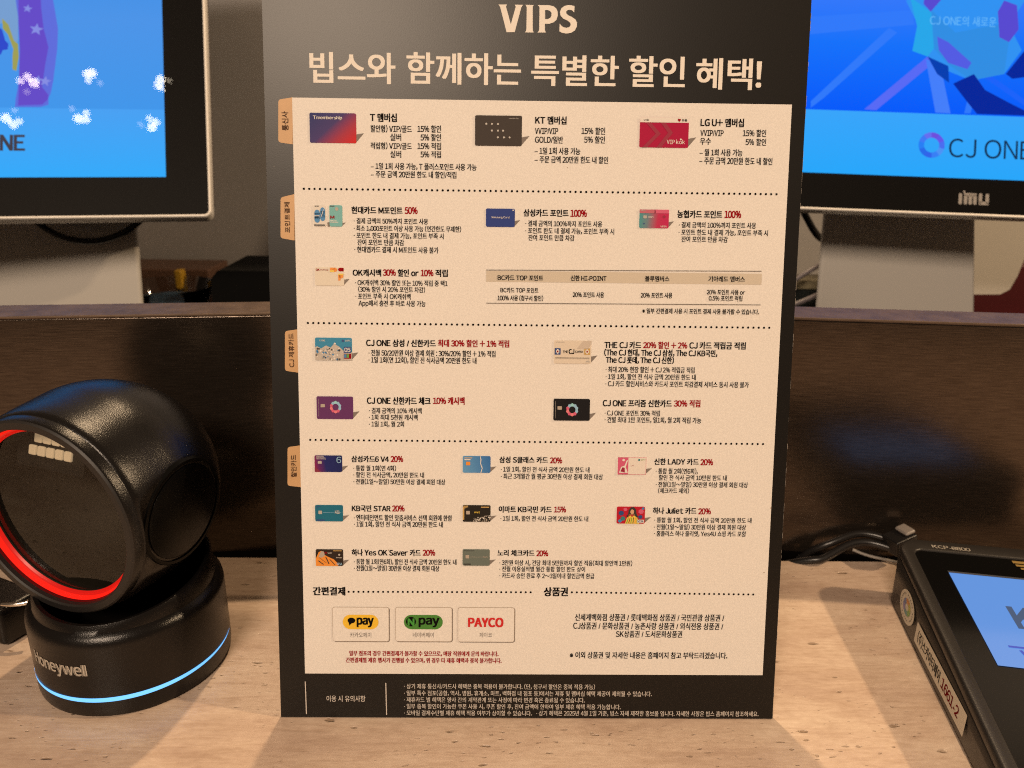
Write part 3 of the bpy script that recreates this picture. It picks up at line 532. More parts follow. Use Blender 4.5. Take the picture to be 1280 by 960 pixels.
def f(P,Tx,mb,u,v,w,h):
    P(rc4(0,.84,1,1), PW); Tx('vvip', M_INK, .07,.18,.88,.95,.03); Tx('♥', M_RED, .77,.83,.87,.97,.02); Tx('유플', M_INK, .85,.96,.88,.96,.02)
    P([(.12,.84),(.22,.84),(.43,.46),(.16,0),(.06,0),(.33,.46)], PC); P([(.42,.84),(.52,.84),(.68,.5),(.45,0),(.35,0),(.58,.5)], PC)
    Tx('VIP', PW, .56,.72,.12,.26,.01); Tx('kok', PW, .75,.93,.12,.27,.01); P(disc(.845,.28,.02,.03,n=8), PW)
art('LG', f)
def f(P,Tx,mb,u,v,w,h):
    P(disc(.30,.62,.22,.16), PB); P(disc(.30,.34,.22,.17), PB); P(rc4(.08,.33,.52,.63), PB); P(disc(.74,.72,.20,.17), PB); P(disc(.74,.42,.20,.17), PB); P(rc4(.54,.42,.94,.72), PB)
    P(rc4(.12,.93,.45,.97), PD); P(rc4(.05,.03,.92,.09), PD)
    P([(.60,.45),(.64,.45),(.84,.80),(.80,.80)], PW, Y5); P([(.06,.48),(.50,.48),(.50,.51),(.06,.51)], PW, Y5)
art('HD', f)
def f(P,Tx,mb,u,v,w,h):
    P(disc(.58,.82,.13,.085), PK); P(rc4(.05,.93,.40,.97), PD); Tx('M', M_RED, .08,.38,.37,.50,.05)
    P(rc4(.06,.25,.55,.28), PW); P(rc4(.06,.19,.68,.22), PW)
    P([(-.16,0),(.0,0),(.0,.20),(-.16,.20)], M_SHADE)
art('HD2', f)
art('SS', lambda P,Tx,mb,u,v,w,h: (Tx('Samsung Card', PW, .19,.81,.44,.58,.012), P(rc4(.92,.88,.96,.95), PW)))
def f(P,Tx,mb,u,v,w,h):
    P(rc4(0,.80,.55,1), mat('print_rose', (.50,.12,.17), .5)); P(rc4(.5,.80,1,1), PP); P(rrect(.13,.52,.25,.68,.02,2), PS); Tx('smart', PW, .29,.48,.55,.65); Tx('VISA', PW, .72,.93,.05,.14,.02)
    P(rc4(.04,.92,.22,.95), PW); P(disc(.84,.62,.05,.08,n=10), PC); P(disc(.16,.24,.03,.04,n=8), PN)
art('NH', f)
def f(P,Tx,mb,u,v,w,h):
    Tx('OK', M_RED, .04,.16,.80,.92,.03); Tx('cashbag', M_RED, .18,.46,.81,.90,.015)
    P([(.52,.76),(.60,.76),(.64,.88),(.70,.88),(.70,.98),(.52,.98)], PO); P(disc(.69,.86,.08,.11), PO); P(rc4(.52,.74,.66,.84), PY, Y5)
    P(disc(.88,.88,.08,.10), M_RED); P(rc4(.93,.78,.99,.98), M_RED); P(rc4(.80,.28,.88,.58), PO); P(disc(.90,.52,.08,.12,n=14), PO); P(rc4(.80,.58,.98,.66), PY, Y5)
art('OK', f)
rnd = random.Random(3)
def f(P,Tx,mb,u,v,w,h):
    P([(0,0),(1,0),(1,.36),(.9,.50),(.78,.42),(.66,.60),(.52,.74),(.42,.56),(.30,.66),(.16,.52),(.06,.62),(0,.58)], mat('print_crowd', (.50,.45,.40), .5), Y4)
    for i in range(70):
        x, y = rnd.uniform(.02,.76), rnd.uniform(.03,.52); s = rnd.uniform(.012,.032)
        P(disc(x, y, s, s*1.7, n=6), rnd.choice([PD, PW, PB, PS, PW, PK]), Y5)
    P(rc4(.78,.34,.98,.60), PN, Y5 - .00005); Tx('05', PW, .80,.96,.38,.56,.02, Y5 - .0001); P(rc4(.78,.08,.98,.30), M_RED, Y5 - .00005); P(rc4(.86,.12,.92,.28), PGR, Y5 - .0001); P(rc4(.79,.12,.85,.28), PB, Y5 - .0001)
    Tx('CJ ONE', PW, .12,.27,.84,.91,.02); P(disc(.76,.87,.035,.055,n=10), PN); Tx('삼성카드', PW, .82,.97,.83,.92,.01)
    P([(.50,.72),(.54,.80),(.58,.72)], PW, Y5)
art('CS', f)
def f(P,Tx,mb,u,v,w,h):
    P([(.62,.64),(.80,1),(1,1),(1,.86),(.92,.64)], mat('print_sheen', (.58,.50,.42), .4)); P(rc4(.02,.38,.18,.66), PN); P(rc4(.81,.38,.97,.66), PG)
    for cx in (.10, .89):
        P(rc4(cx-.045,.47,cx+.045,.57), PW, Y5); P(rc4(cx-.02,.42,cx+.02,.62), PW, Y5 - .00003)
        P(disc(cx,.52,.022,.04,n=8), M_RED, Y5 - .00008)
    Tx('THE', M_INK, .24,.37,.47,.56,.03); Tx('CJ', M_INK, .40,.54,.42,.62,.04); Tx('CARD', M_INK, .57,.77,.47,.56,.03)
    P(rc4(.04,.235,.96,.255), PD); P(rc4(.04,.20,.96,.215), PK); P(rc4(.06,.91,.28,.93), PS)
    P([(.86,.04),(.92,.08),(.97,.04),(.95,.13),(.88,.13)], PS)
art('CJ', f)
def wheel(P, cx, cy, rx, ry, inner, cols, y=Y4):
    n = len(cols)
    for i, c in enumerate(cols):
        a0, a1 = 360*i/n, 360*(i+1)/n; am = (a0+a1)/2
        k = math.radians
        P([(cx+rx*math.cos(k(a0)), cy+ry*math.sin(k(a0))), (cx+rx*1.13*math.cos(k(am)), cy+ry*1.13*math.sin(k(am))), (cx+rx*math.cos(k(a1)), cy+ry*math.sin(k(a1))),
           (cx+inner*rx*math.cos(k(a1)), cy+inner*ry*math.sin(k(a1))), (cx+inner*rx*math.cos(k(a0)), cy+inner*ry*math.sin(k(a0)))], c, y)
WC = [PV, PV, mat('print_aqua', (.30,.62,.66), .5), PV, PP, mat('print_coral', (.75,.20,.24), .5), PP, mat('print_coral', (.75,.20,.24), .5), PP, PV]
art('CP', lambda P,Tx,mb,u,v,w,h: (wheel(P, .52,.53,.145,.25,.62,WC), P(rrect(.11,.52,.23,.66,.02,2), PK), P(rc4(.055,.1,.06,.9), PS)))
art('CB', lambda P,Tx,mb,u,v,w,h: (wheel(P, .515,.50,.155,.27,.60,WC), P(rrect(.11,.50,.23,.66,.02,2), PK), P(rc4(.05,.1,.056,.9), PS)))
art('S6', lambda P,Tx,mb,u,v,w,h: (Tx('6', PV, .80,.97,.55,.93,-.01), P(rrect(.12,.50,.26,.66,.02,2), PS), P(rc4(.06,.90,.34,.93), PW), P(rc4(.06,.84,.40,.86), PW), P(rc4(.06,.78,.42,.80), PW), P([(.0,.0),(.22,0),(.0,.35)], mat('print_maroon', (.22,.015,.05), .5), Y3 - .00004)))
art('SC', lambda P,Tx,mb,u,v,w,h: (P([(.64,0),(.67,0),(.72,.28),(.66,.55),(.67,.80),(.64,1),(.62,1),(.64,.78),(.63,.55),(.69,.28)], PW), P(rrect(.12,.45,.27,.66,.02,2), PO), P(rc4(.06,.86,.34,.93), PK), P(rc4(.06,.76,.28,.82), PW)))
def f(P,Tx,mb,u,v,w,h):
    P(rc4(0,0,.37,1), PP); P([(.05,.1),(.12,.45),(.24,.52),(.30,.80),(.36,.86),(.28,.44),(.36,.1)], PW, Y5); P([(.10,.18),(.16,.42),(.24,.40),(.26,.12)], PC, Y5 - .00004); P(disc(.20,.84,.05,.07,n=10), PW, Y5)
    Tx('LADY', M_RED, .46,.58,.49,.55,.0); P(disc(.75,.85,.04,.06,n=10), PT); Tx('신한카드', PGR, .81,.97,.82,.90,.0)
    for q in (rc4(0,.985,1,1), rc4(0,0,1,.015), rc4(.99,0,1,1)): P(q, PP)
art('LA', f)
art('KS', lambda P,Tx,mb,u,v,w,h: (P(rc4(.28,.535,.94,.55), PV), P(rrect(.12,.45,.25,.66,.02,2), PS), Tx('KB', PW, .72,.88,.48,.68,-.01), P(rc4(.05,.90,.2,.93), PN), P(rc4(.05,.04,.34,.12), PN), P(rc4(.05,.80,.12,.84), PN)))
def f(P,Tx,mb,u,v,w,h):
    P(rc4(0,.12,.055,.92), PG)
    for i in range(60):
        x = rnd.uniform(.38,1); y = rnd.uniform(0,.45*(x)); s = rnd.uniform(.008,.02)
        P([(x-s,y),(x,y-2*s),(x+s,y),(x,y+4*s)], rnd.choice([PW, PS, PK]), Y4)
    P(rrect(.12,.45,.26,.66,.02,2), PK); Tx('emart', PY, .42,.62,.53,.64,.02); P(rc4(.66,.86,.95,.92), PG)
    for i in range(5): P(rc4(.05+.03*i,.80+.02*i,.07+.03*i,.98), PG)
art('EM', f)
def f(P,Tx,mb,u,v,w,h):
    for (x, y, s, c) in ((.16,.62,.10,PN),(.22,.30,.09,PT),(.86,.72,.10,PP),(.12,.16,.07,PB),(.84,.40,.08,PN),(.30,.84,.07,PP),(.93,.90,.05,PB)):
        P(disc(x, y, s, s*1.5, n=7), c)
    # generic figure: hair, face, patterned coat
    P([(.40,.55),(.42,.80),(.50,.97),(.60,.98),(.68,.84),(.70,.58),(.76,.40),(.66,.36),(.60,.55),(.46,.55),(.38,.38),(.33,.44)], PD, Y4 - .00003)
    P(disc(.545,.70,.065,.15,n=14), mat('print_skin', (.62,.36,.22), .5), Y5)
    P([(.30,.0),(.36,.34),(.48,.48),(.54,.40),(.62,.48),(.74,.34),(.80,.0)], PY, Y5)
    for i, c in enumerate((PGR, M_RED, PGR, PD, PO, PGR)): P([(.34+.075*i,.02),(.37+.075*i,.02),(.43+.06*i,.36),(.41+.06*i,.38)], c, Y5 - .00006)
    P(rc4(.72,.06,.97,.24), PW, Y5 - .00006); Tx('VISA', PN, .75,.95,.09,.21,.03, Y5 - .00012)
    for i in range(5): P([(.42+.05*i,.50),(.45+.05*i,.50),(.44+.05*i,.56)], PG, Y5 - .00006)
art('JU', f)
def f(P,Tx,mb,u,v,w,h):
    P([(.0,.0),(.0,.42),(.10,.80),(.20,.92),(.30,.70),(.42,.58),(.66,.40),(.84,.10),(.80,.0)], PO); P([(.10,.55),(.20,.90),(.30,.88),(.34,.62),(.22,.50)], PK, Y5)
    for q in ([(.12,.50),(.14,.50),(.40,.18),(.38,.18)], [(.35,.56),(.38,.56),(.50,.14),(.46,.14)], [(.08,.30),(.10,.34),(.30,.10),(.27,.08)], [(.50,.40),(.52,.42),(.72,.06),(.69,.06)]): P(q, PD, Y5 - .00004)
    Tx('OK', M_RED, .32,.42,.74,.86,.02); Tx('Saver', PW, .44,.60,.75,.84,.01); P(rc4(.64,.90,.96,.94), PG); Tx('VISA', PV, .76,.96,.06,.20,.02); P(disc(.86,.68,.04,.06,n=8), PS); P(rc4(.74,.48,.95,.52), PS)
art('YO', f)
art('NR', lambda P,Tx,mb,u,v,w,h: (P(rc4(.28,.53,.95,.545), PK), P(rrect(.11,.45,.24,.66,.02,2), PK), P(rc4(.05,.06,.30,.13), PD), P(rc4(.05,.90,.44,.93), PD), Tx('nori', PK, .76,.92,.50,.62,-.01)))
# pay badges
for i, (u0, v0, u1, v1) in enumerate(BD['pays']['boxes']):
    mb = MB()
    mb.flat(rrect(u0+.25, v0-.3, u1+.3, v1-.1, 1.1, 4), M_SHADE, Y1)
    mb.slab(rrect(u0, v0, u1, v1, 1.0, 4), mat('badge_edge', (.44,.36,.28), .6), Y2, Y1)
    mb.flat(rrect(u0+.18, v0+.18, u1-.18, v1-.18, 0.85, 4), M_PAPER, Y3)
    bdg = mb.build('payment_badge', sign)
    mb = MB()
    t = BD['paylabel'][i]; put_text(mb, t[0], M_GREY, t[2], t[3], t[4], t[5], Y4, 0.0)
    if i < 2:
        a = BD['pays']['pill1' if i == 0 else 'pill2']; r = (a[3]-a[1])/2
        mb.flat(rrect(a[0], a[1], a[2], a[3], r, 10), mat('pill_yellow', (.84,.52,.03), .5) if i == 0 else mat('pill_green', (.055,.23,.03), .5), Y4)
    if i == 0:
        c = BD['pays']['bubble'][0]; mb.flat(disc(c[0], c[1]+.35, 1.6, 1.25), M_INK, Y5); mb.flat([(c[0]-1.15, c[1]-.3), (c[0]-.9, c[1]-1.9), (c[0]+.2, c[1]-.7)], M_INK, Y5 - .00003)
        t = BD['paymarks'][0]; put_text(mb, 'pay', M_INK, t[2], t[3], t[4]-1.0, t[5]-.3, Y5, 0.045, mode='fit')
    elif i == 1:
        c = BD['pays']['circ'][0]; mb.flat(disc(c[0], c[1], 2.1), M_INK, Y5)
        t = BD['paymarks'][1]; put_text(mb, 'N', INK['green'], t[2], t[3], t[4], t[5], Y5 - .00006, 0.05, mode='fit')
        t = BD['paymarks'][2]; put_text(mb, 'pay', M_INK, t[2], t[3], t[4]-1.0, t[5]-.3, Y5, 0.040, mode='fit')
    else:
        t = BD['paymarks'][3]; put_text(mb, 'PAYCO', mat('payco_red', (.60,.01,.012), .5), t[2], t[3], t[4]+.25, t[5]-.25, Y5, 0.05, mode='fit')
    mb.build('badge_print', bdg)

# ------------------------------------------------------------------ monitors
M_SGLASS = glass('monitor_glass', 0.009, (1, 1, 1), 1.5)
def scr_grad(name, stops, z0, z1, s=1.0):
    m = bpy.data.materials.new(name); m.use_nodes = True; nt = m.node_tree; N = nt.nodes; L = nt.links
    N.remove(N['Principled BSDF']); e = N.new('ShaderNodeEmission'); e.inputs[1].default_value = s
    tc = N.new('ShaderNodeTexCoord'); sx = N.new('ShaderNodeSeparateXYZ'); L.new(tc.outputs['Object'], sx.inputs[0])
    mr = N.new('ShaderNodeMapRange'); mr.inputs['From Min'].default_value = z0; mr.inputs['From Max'].default_value = z1; L.new(sx.outputs['Z'], mr.inputs['Value'])
    r = N.new('ShaderNodeValToRGB'); r.color_ramp.elements[0].color = (*stops[0][1], 1); r.color_ramp.elements[0].position = stops[0][0]
    r.color_ramp.elements[1].color = (*stops[-1][1], 1); r.color_ramp.elements[1].position = stops[-1][0]
    for p, c in stops[1:-1]: q = r.color_ramp.elements.new(p); q.color = (*c, 1)
    L.new(mr.outputs[0], r.inputs['Fac']); L.new(r.outputs['Color'], e.inputs['Color']); L.new(e.outputs[0], N['Material Output'].inputs[0])
    return m
def monitor(D, sx0, sx1, sz1, rim, label):
    'screen rectangle sx0..sx1 x 0..sz1 mm; rim = (left, right, bottom, top) of the silver outline'
    rt = empty('pos_monitor'); X, U, Nn = (Vector(D[k]) for k in 'XUN')
    rt.matrix_world = Matrix.Translation(Vector(D['P'])) @ Matrix((X, -Nn, U)).transposed().to_4x4()
    tag(rt, label, 'monitor', 'touch monitors behind the partition')
    l, r, b, t = rim
    # housing: silver rim with rounded corners, dark casing behind
    mb = MB(); out = rrect(l, b, r, t, 5.2, 8); inn = rrect(l+2.0, b+2.0, r-2.0, t-2.0, 3.6, 8); n = len(out)
    vs = [(x/1000, 0.0002, z/1000) for x, z in inn] + [(x/1000, -0.0006, z/1000) for x, z in rrect(l+1.3, b+1.3, r-1.3, t-1.3, 4.1, 8)] + [(x/1000, -0.0002, z/1000) for x, z in rrect(l+.35, b+.35, r-.35, t-.35, 5.0, 8)] + [(x/1000, 0.0012, z/1000) for x, z in out] + [(x/1000, 0.010, z/1000) for x, z in out]
    fs = []
    for j in range(4):
        for i in range(n): fs.append((j*n+i, j*n+(i+1) % n, (j+1)*n+(i+1) % n, (j+1)*n+i))
    mb.add(vs, fs, M_SILVER, True); mb.build('silver_rim', rt)
    mb = MB(); mb.slab(rrect(l+3, b+17, r-3, t-3, 6, 8), mat('casing_grey', (.12,.10,.085), .45), 0.0095, 0.034)
    mb.build('rear_casing', rt)
    mb = MB()
    for q in ((l+1.9, b+1.9, r-1.9, 0), (l+1.9, sz1, r-1.9, t-1.9), (l+1.9, 0, sx0, sz1), (sx1, 0, r-1.9, sz1)):
        mb.flat([(q[0], q[1]), (q[2], q[1]), (q[2], q[3]), (q[0], q[3])], mat('bezel_black', (.006,.0055,.005), .5, spec=.1), 0.0010)
    mb.build('bezel', rt)
    mb = MB(); mb.flat(rrect(l+1.8, b+1.8, r-1.8, t-1.8, 3.5, 6), M_SGLASS, 0.0003); mb.build('front_glass', rt)
    return rt
DL = {"P":[-0.2672,0.33842,0.19794],"X":[0.9814744984523094,0.191586509324142,0.0015550989608664161],"U":[-0.08833860099570243,0.44531571245652624,0.8910051671081703],"N":[0.17001205975432954,-0.8746362247725205,0.45399049973954675],"split":53.85,"ne":[-143.66,-97.01,20.46,32.58],"art":[["screen_purple",[[-103.69,148.51],[-79.49,149.68],[-77.3,140.57],[-74.05,117.8],[-74.65,101.56],[-77.47,75.79],[-79.13,66.2],[-80.77,61.73],[-80.78,56.67],[-86.19,54.69],[-103.38,54.41],[-102.87,61.33],[-101.82,67.64],[-100.77,78.42],[-100.29,100.74],[-101.43,120.01]]],["screen_violet",[[-101.51,148.62],[-86.13,149.36],[-85.59,133.65],[-83.96,117.43],[-80.69,102.66],[-82.9,88.44],[-85.1,70.53],[-80.76,64.27],[-81.31,60.46],[-85.11,56.6],[-101.25,55.7],[-100.75,68.93],[-100.29,100.74],[-100.89,120.03]]],["screen_paleblue",[[-118.88,147.78],[-104.24,148.49],[-101.45,126.48],[-101.39,107.12],[-105.15,100.59],[-109.01,119.71],[-113.33,120.84],[-118.65,112.93]]],["screen_olive",[[-112.27,124.75],[-107.93,119.76],[-104.1,107.03],[-101.38,104.56],[-100.82,94.33],[-102.4,82.82],[-105.09,84.02],[-105.13,94.2],[-104.61,100.61],[-108.43,112.02],[-111.69,116.39]]],["screen_deepblue",[[-118.7,120.63],[-112.22,115.73],[-110.02,106.83],[-107.86,104.34],[-108.38,99.85],[-111.6,99.11],[-113.19,95.24],[-118.54,96.34]]]],"stars":[[-88.89,116.6,6.5],[-87.81,76.19,4.5],[-82.92,75.03,5.5],[-94.92,133.25,4.5]]}
DR = {"P":[0.29014,0.31982,0.20643],"X":[0.9979663946571845,-0.06007137637651569,-0.02131911994365104],"U":[0.04055158534532878,0.3402761411584175,0.9394507526657889],"N":[-0.049179711883268515,-0.9384048047077379,0.3420201433256687],"split":47.1,"logo":[11.81,23.6,9.47],"name":[24.5,84.3,15.19,29.1],"slogan":[7.05,55.06,112.83,120.28],"brand":[32.95,54.8,-19.25,-8.93],"art":[["facet_pale",[[-10.99,130.7],[4.37,139.54],[74.91,141.69],[75.22,133.37],[64.36,115.17],[74.27,96.47],[62.28,78.25],[38.84,72.69],[12.41,82.49],[6.34,89.44],[-4.85,93.24],[-1.56,113.05]]],["facet_cyan",[[-8.2,133.77],[7.95,122.32],[10.74,95.55],[6.34,89.44],[-4.85,93.24],[-2.1,111.84]]],["facet_mid",[[7.88,124.11],[25.91,107.97],[57.45,114.95],[64.81,103.29],[62.28,78.25],[38.84,72.69],[21.63,84.0],[10.74,95.55]]],["facet_purple",[[3.21,139.51],[15.1,132.7],[7.35,122.9],[1.89,128.7]]],["facet_purple",[[55.94,124.43],[60.24,132.9],[69.59,129.62],[71.4,111.83],[64.85,102.1],[57.81,105.44]]],["facet_violet",[[12.71,104.56],[20.98,100.66],[38.34,85.76],[35.63,80.9],[21.58,85.19],[14.26,94.47]]],["facet_dark",[[6.34,89.44],[21.67,82.81],[22.73,70.35],[13.8,76.58]]],["facet_navy",[[25.65,69.85],[40.39,77.5],[48.91,65.91],[66.53,57.05],[78.23,51.55],[78.36,48.0],[43.82,47.93],[37.79,54.83]]],["facet_navy",[[63.43,78.29],[76.57,96.55],[77.32,76.4],[68.17,74.9]]],["ray_violet",[[6.34,89.44],[12.83,86.68],[-29.24,48.25],[-37.99,48.53]]],["ray_pale",[[5.25,87.61],[15.84,83.8],[24.76,47.83],[13.76,48.02]]],["ray_soft",[[-80.02,116.54],[-6.64,123.65],[-3.89,112.98],[-80.05,103.33]]],["ray_soft",[[-22.4,109.99],[-16.44,106.6],[-68.09,55.81],[-77.15,48.31],[-77.35,53.09]]],["ray_soft",[[40.39,77.5],[44.96,78.85],[39.19,48.35],[34.57,48.18]]],["ray_bright",[[48.57,74.81],[51.94,77.3],[77.93,59.83],[78.1,55.09]]]]}
WL = 232.0
mL = monitor(DL, -304.0, 0.0, 228.0, (-334.5, 32.0, -32.0, 258.0), 'left touch monitor showing a purple star sleeve, reflecting ceiling bulbs')
sp = DL['split']
mb = MB(); mb.flat([(-304, sp), (0, sp), (0, 228), (-304, 228)], scr_grad('screen_blue_left', [(0, (.055,.32,.86)), (.5, (.075,.31,.84)), (1, (.04,.27,.80))], sp/1000, .20), 0.0009)
mb.flat([(-304, 0), (0, 0), (0, sp), (-304, sp)], scr_grad('screen_cyan_left', [(0, (.035,.42,1.0)), (1, (.07,.37,.93))], 0, sp/1000), 0.0009)
s_l = mb.build('screen', mL)
SCOL = {'screen_purple': (.12,.16,.74), 'screen_violet': (.135,.075,.60), 'screen_paleblue': (.19,.36,.66), 'screen_olive': (.36,.36,.10), 'screen_deepblue': (.03,.07,.62)}
mb = MB(); yy = 0.00080
for nm, pl in DL['art']: mb.flat(pl, glow(nm, SCOL[nm]), yy); yy -= 0.00004
for x, z, r in DL['stars']:
    r *= .78; mb.flat([(x + (r if i % 2 == 0 else r*.42)*math.sin(math.pi*i/5+.15), z + (r if i % 2 == 0 else r*.42)*math.cos(math.pi*i/5+.15)) for i in range(10)], glow('screen_star', (.25,.28,.80)), yy)
mb.build('screen_figure', s_l)
mb = MB(); a = DL['ne']; k = (a[1]-a[0])
put_text(mb, 'CJ ONE', glow('screen_text_grey', (.060,.052,.070)), a[0], a[1], a[2], a[3], 0.0007, 0.032, mode='cap')
mb.build('screen_lettering', s_l)
mR = monitor(DR, -106.0, 206.0, 234.0, (-136.0, 236.0, -28.0, 262.0), 'right touch monitor showing blue crystal artwork above a pale blue strip')
sp = DR['split']
mb = MB(); mb.flat([(-106, sp), (206, sp), (206, 234), (-106, 234)], scr_grad('screen_blue_right', [(0, (.0,.105,1.0)), (.55, (.006,.17,1.0)), (1, (.04,.20,1.0))], sp/1000, .14), 0.0009)
mb.flat([(-106, 0), (206, 0), (206, sp), (-106, sp)], scr_grad('screen_cyan_right', [(0, (.020,.40,1.0)), (1, (.04,.39,1.0))], 0, sp/1000), 0.0009)
s_r = mb.build('screen', mR)
FC = {'facet_pale': (.03,.30,.93), 'facet_cyan': (.02,.40,.85), 'facet_mid': (.03,.28,.80), 'facet_purple': (.10,.07,.66), 'facet_violet': (.09,.11,.80), 'facet_dark': (.0,.05,.45), 'facet_navy': (.0,.02,.34), 'ray_violet': (.10,.15,.95), 'ray_pale': (.06,.22,1.0), 'ray_soft': (.03,.20,1.0), 'ray_bright': (.01,.13,1.0)}
mb = MB(); yy = 0.00084
for nm, pl in sorted(DR['art'], key=lambda q: 0 if q[0].startswith('ray') else 1): mb.flat(pl, glow(nm, FC[nm]), yy); yy -= 0.00002
mb.build('screen_artwork', s_r)
mb = MB(); x, z, r = DR['logo']
LC = [(.13,.10,.85), (.16,.08,.75), (.14,.16,.90), (.05,.20,.95), (.02,.22,.95), (.02,.15,.85), (.03,.13,.85), (.04,.22,.95), (.08,.30,.95), (.07,.16,.90)]
for i, c in enumerate(LC): mb.flat(ringseg(x, z, r*.58, r, 36*i+20, 36*i+56), glow('logo_%s' % 'abcdefghij'[i], c), 0.0005)
mb.build('screen_logo', s_r)
mb = MB(); a = DR['name']; put_text(mb, 'CJ ONE', glow('screen_text_navy', (.006,.028,.085)), a[0], a[1], a[2], a[3], 0.0005, -0.004, mode='cap')
mb.build('screen_lettering', s_r); mb = MB()
a = DR['slogan']; put_text(mb, 'CJ ONE의 새로운', glow('screen_text_pale', (.14,.50,1.0)), a[0], a[1], a[2], a[3], 0.0005, 0.004)
mb.build('screen_slogan', s_r)
# maker's mark on the lower bezel: i m u in round strokes
mb = MB(); a = DR['brand']; W_, H_ = a[1]-a[0], a[3]-a[2]; th = H_*.24; mw = mat('mark_grey', (.55,.50,.44), .4)
def bar(x0, z0, x1, z1): mb.flat(rrect(x0, z0, x1, z1, min(th*.3, abs(x1-x0)/2.01, abs(z1-z0)/2.01), 3), mw, 0.0007)
X0, Z0 = a[0], a[2]
bar(X0, Z0, X0+th, Z0+H_*.78)
bar(X0+th*1.25, Z0+H_*.80, X0+th*1.9, Z0+H_)
m0 = X0+th*1.55; mw_ = W_*.42
for q in (0, .5, 1): bar(m0+(mw_-th)*q, Z0, m0+(mw_-th)*q+th, Z0+H_*.72)
bar(m0, Z0+H_*.60, m0+mw_, Z0+H_*.82)
u0_ = m0+mw_+th*.6; uw = X0+W_-u0_
bar(u0_, Z0+th*.2, u0_+th, Z0+H_*.82); bar(u0_+uw-th, Z0+th*.2, u0_+uw, Z0+H_*.82); bar(u0_, Z0, u0_+uw, Z0+th)
mb.build('maker_mark', mR)
# monitor stands: white columns going down behind the partition
def stand(label, pxs, yb, depth):
    (tlx, tly), (trx, tr_y), (blx, bly), (brx, bry) = pxs
    A_, B_, C_, D_ = at(tlx, tly, yb), at(trx, tr_y, yb), at(blx, bly, yb), at(brx, bry, yb)
    def ext(T_, Bt, z): return Bt + (Bt - T_) * ((z - Bt.z) / (Bt.z - T_.z))
    C2, D2 = ext(A_, C_, -0.0445), ext(B_, D_, -0.0445); A2, B2 = ext(C_, A_, 0.24), ext(D_, B_, 0.24)
    C2.z = D2.z = -0.0445; A2.z = B2.z = 0.24
    mb = MB(); dp = Vector((0, depth, 0)); V = [C2, D2, B2, A2, C2+dp, D2+dp, B2+dp, A2+dp]
    mb.add(V, [(0,1,2,3),(5,4,7,6),(1,5,6,2),(4,0,3,7),(3,2,6,7),(4,5,1,0)], M_WHITEP)
    o = mb.build('monitor_stand', bevel=0.003, seg=3)
    tag(o, label, 'stand', 'white columns under the monitors')
    return o
stand('white monitor column under the left monitor, with a black cable loop in front', ((-70, 300), (171, 300), (-80, 378), (177, 378)), 0.385, 0.006)
stand('white monitor column under the right monitor, left of a white casing', ((1029, 290), (1220, 290), (1022, 378), (1219, 378)), 0.385, 0.006)
# casing behind the right column with a rounded corner and a dark red box under it
P = [at(x, y, 0.47) for x, y in ((1200, 262), (1290, 262), (1290, 300), (1272, 345), (1262, 362), (1250, 368), (1200, 368))]
mb = MB(); mb.slab([(p.x*1000, p.z*1000) for p in P], M_WHITEP, 0.47, 0.52)
tag(mb.build('printer_casing', bevel=0.002), 'white casing with a slanted corner between the right column and the dark red box', 'printer')
a = at(1212, 330, 0.55); b_ = at(1420, 470, 0.55)
mb = MB(); mb.box((a.x, 0.55, -0.044), (b_.x, 0.60, a.z), mat('dark_red', (.085,.006,.010), .5))
tag(mb.build('red_box', bevel=0.003), 'dark red box behind the white casing at the right', 'box')
# things seen between the left monitor and the board
a = at(262, 338, 0.42); b_ = at(352, 338, 0.42)
mb = MB(); mb.slab([(a.x*1000, a.z*1000-8), (a.x*1000+7, a.z*1000), (b_.x*1000+40, a.z*1000), (b_.x*1000+40, -44), (a.x*1000-6, -44)], mat('box_black', (.003,.003,.003), .8, spec=.1), 0.42, 0.50)
tag(mb.build('black_box', bevel=0.002), 'black box behind the partition beside the board', 'box')
a = at(216, 338, 0.50); b_ = at(229, 360, 0.50)
mb = MB(); mb.box((a.x, 0.50, -0.0445), (b_.x, 0.512, a.z), mat('yellow_plastic', (.60,.34,.02), .5))
tag(mb.build('yellow_marker', bevel=0.002), 'small yellow marker standing left of the black box', 'marker')
a = at(150, 350, 0.54); b_ = at(262, 350, 0.54)
mb = MB(); mb.box((a.x-.03, 0.54, -0.0445), (b_.x, 0.60, a.z+.012), mat('brown_box', (.16,.085,.055), .5))
tag(mb.build('brown_carton', bevel=0.002), 'low brown carton behind the yellow marker', 'carton')
c = at(205, 350, 0.46)
dish = empty('glass_dish', (c.x, 0.46, -0.0446)); tag(dish, 'shallow glass dish with a blue content behind the left column', 'dish')
hh = at(205, 356, 0.46).z + 0.0446
lathe([(0.0, 0.001), (0.020, 0.0), (0.026, hh*.35), (0.034, hh*.8), (0.046, hh), (0.045, hh-.002), (0.032, hh*.78), (0.024, hh*.36), (0.0, 0.006)], 48, glass('dish_glass', 0.05, (.85,.85,.85)), 'bowl', dish)
lathe([(0.0, hh-.012), (0.036, hh-.014), (0.035, hh*.7), (0.0, hh*.5)], 32, mat('blue_candy', (.05,.11,.18), .5, noise=.6, nscale=60), 'content', dish)

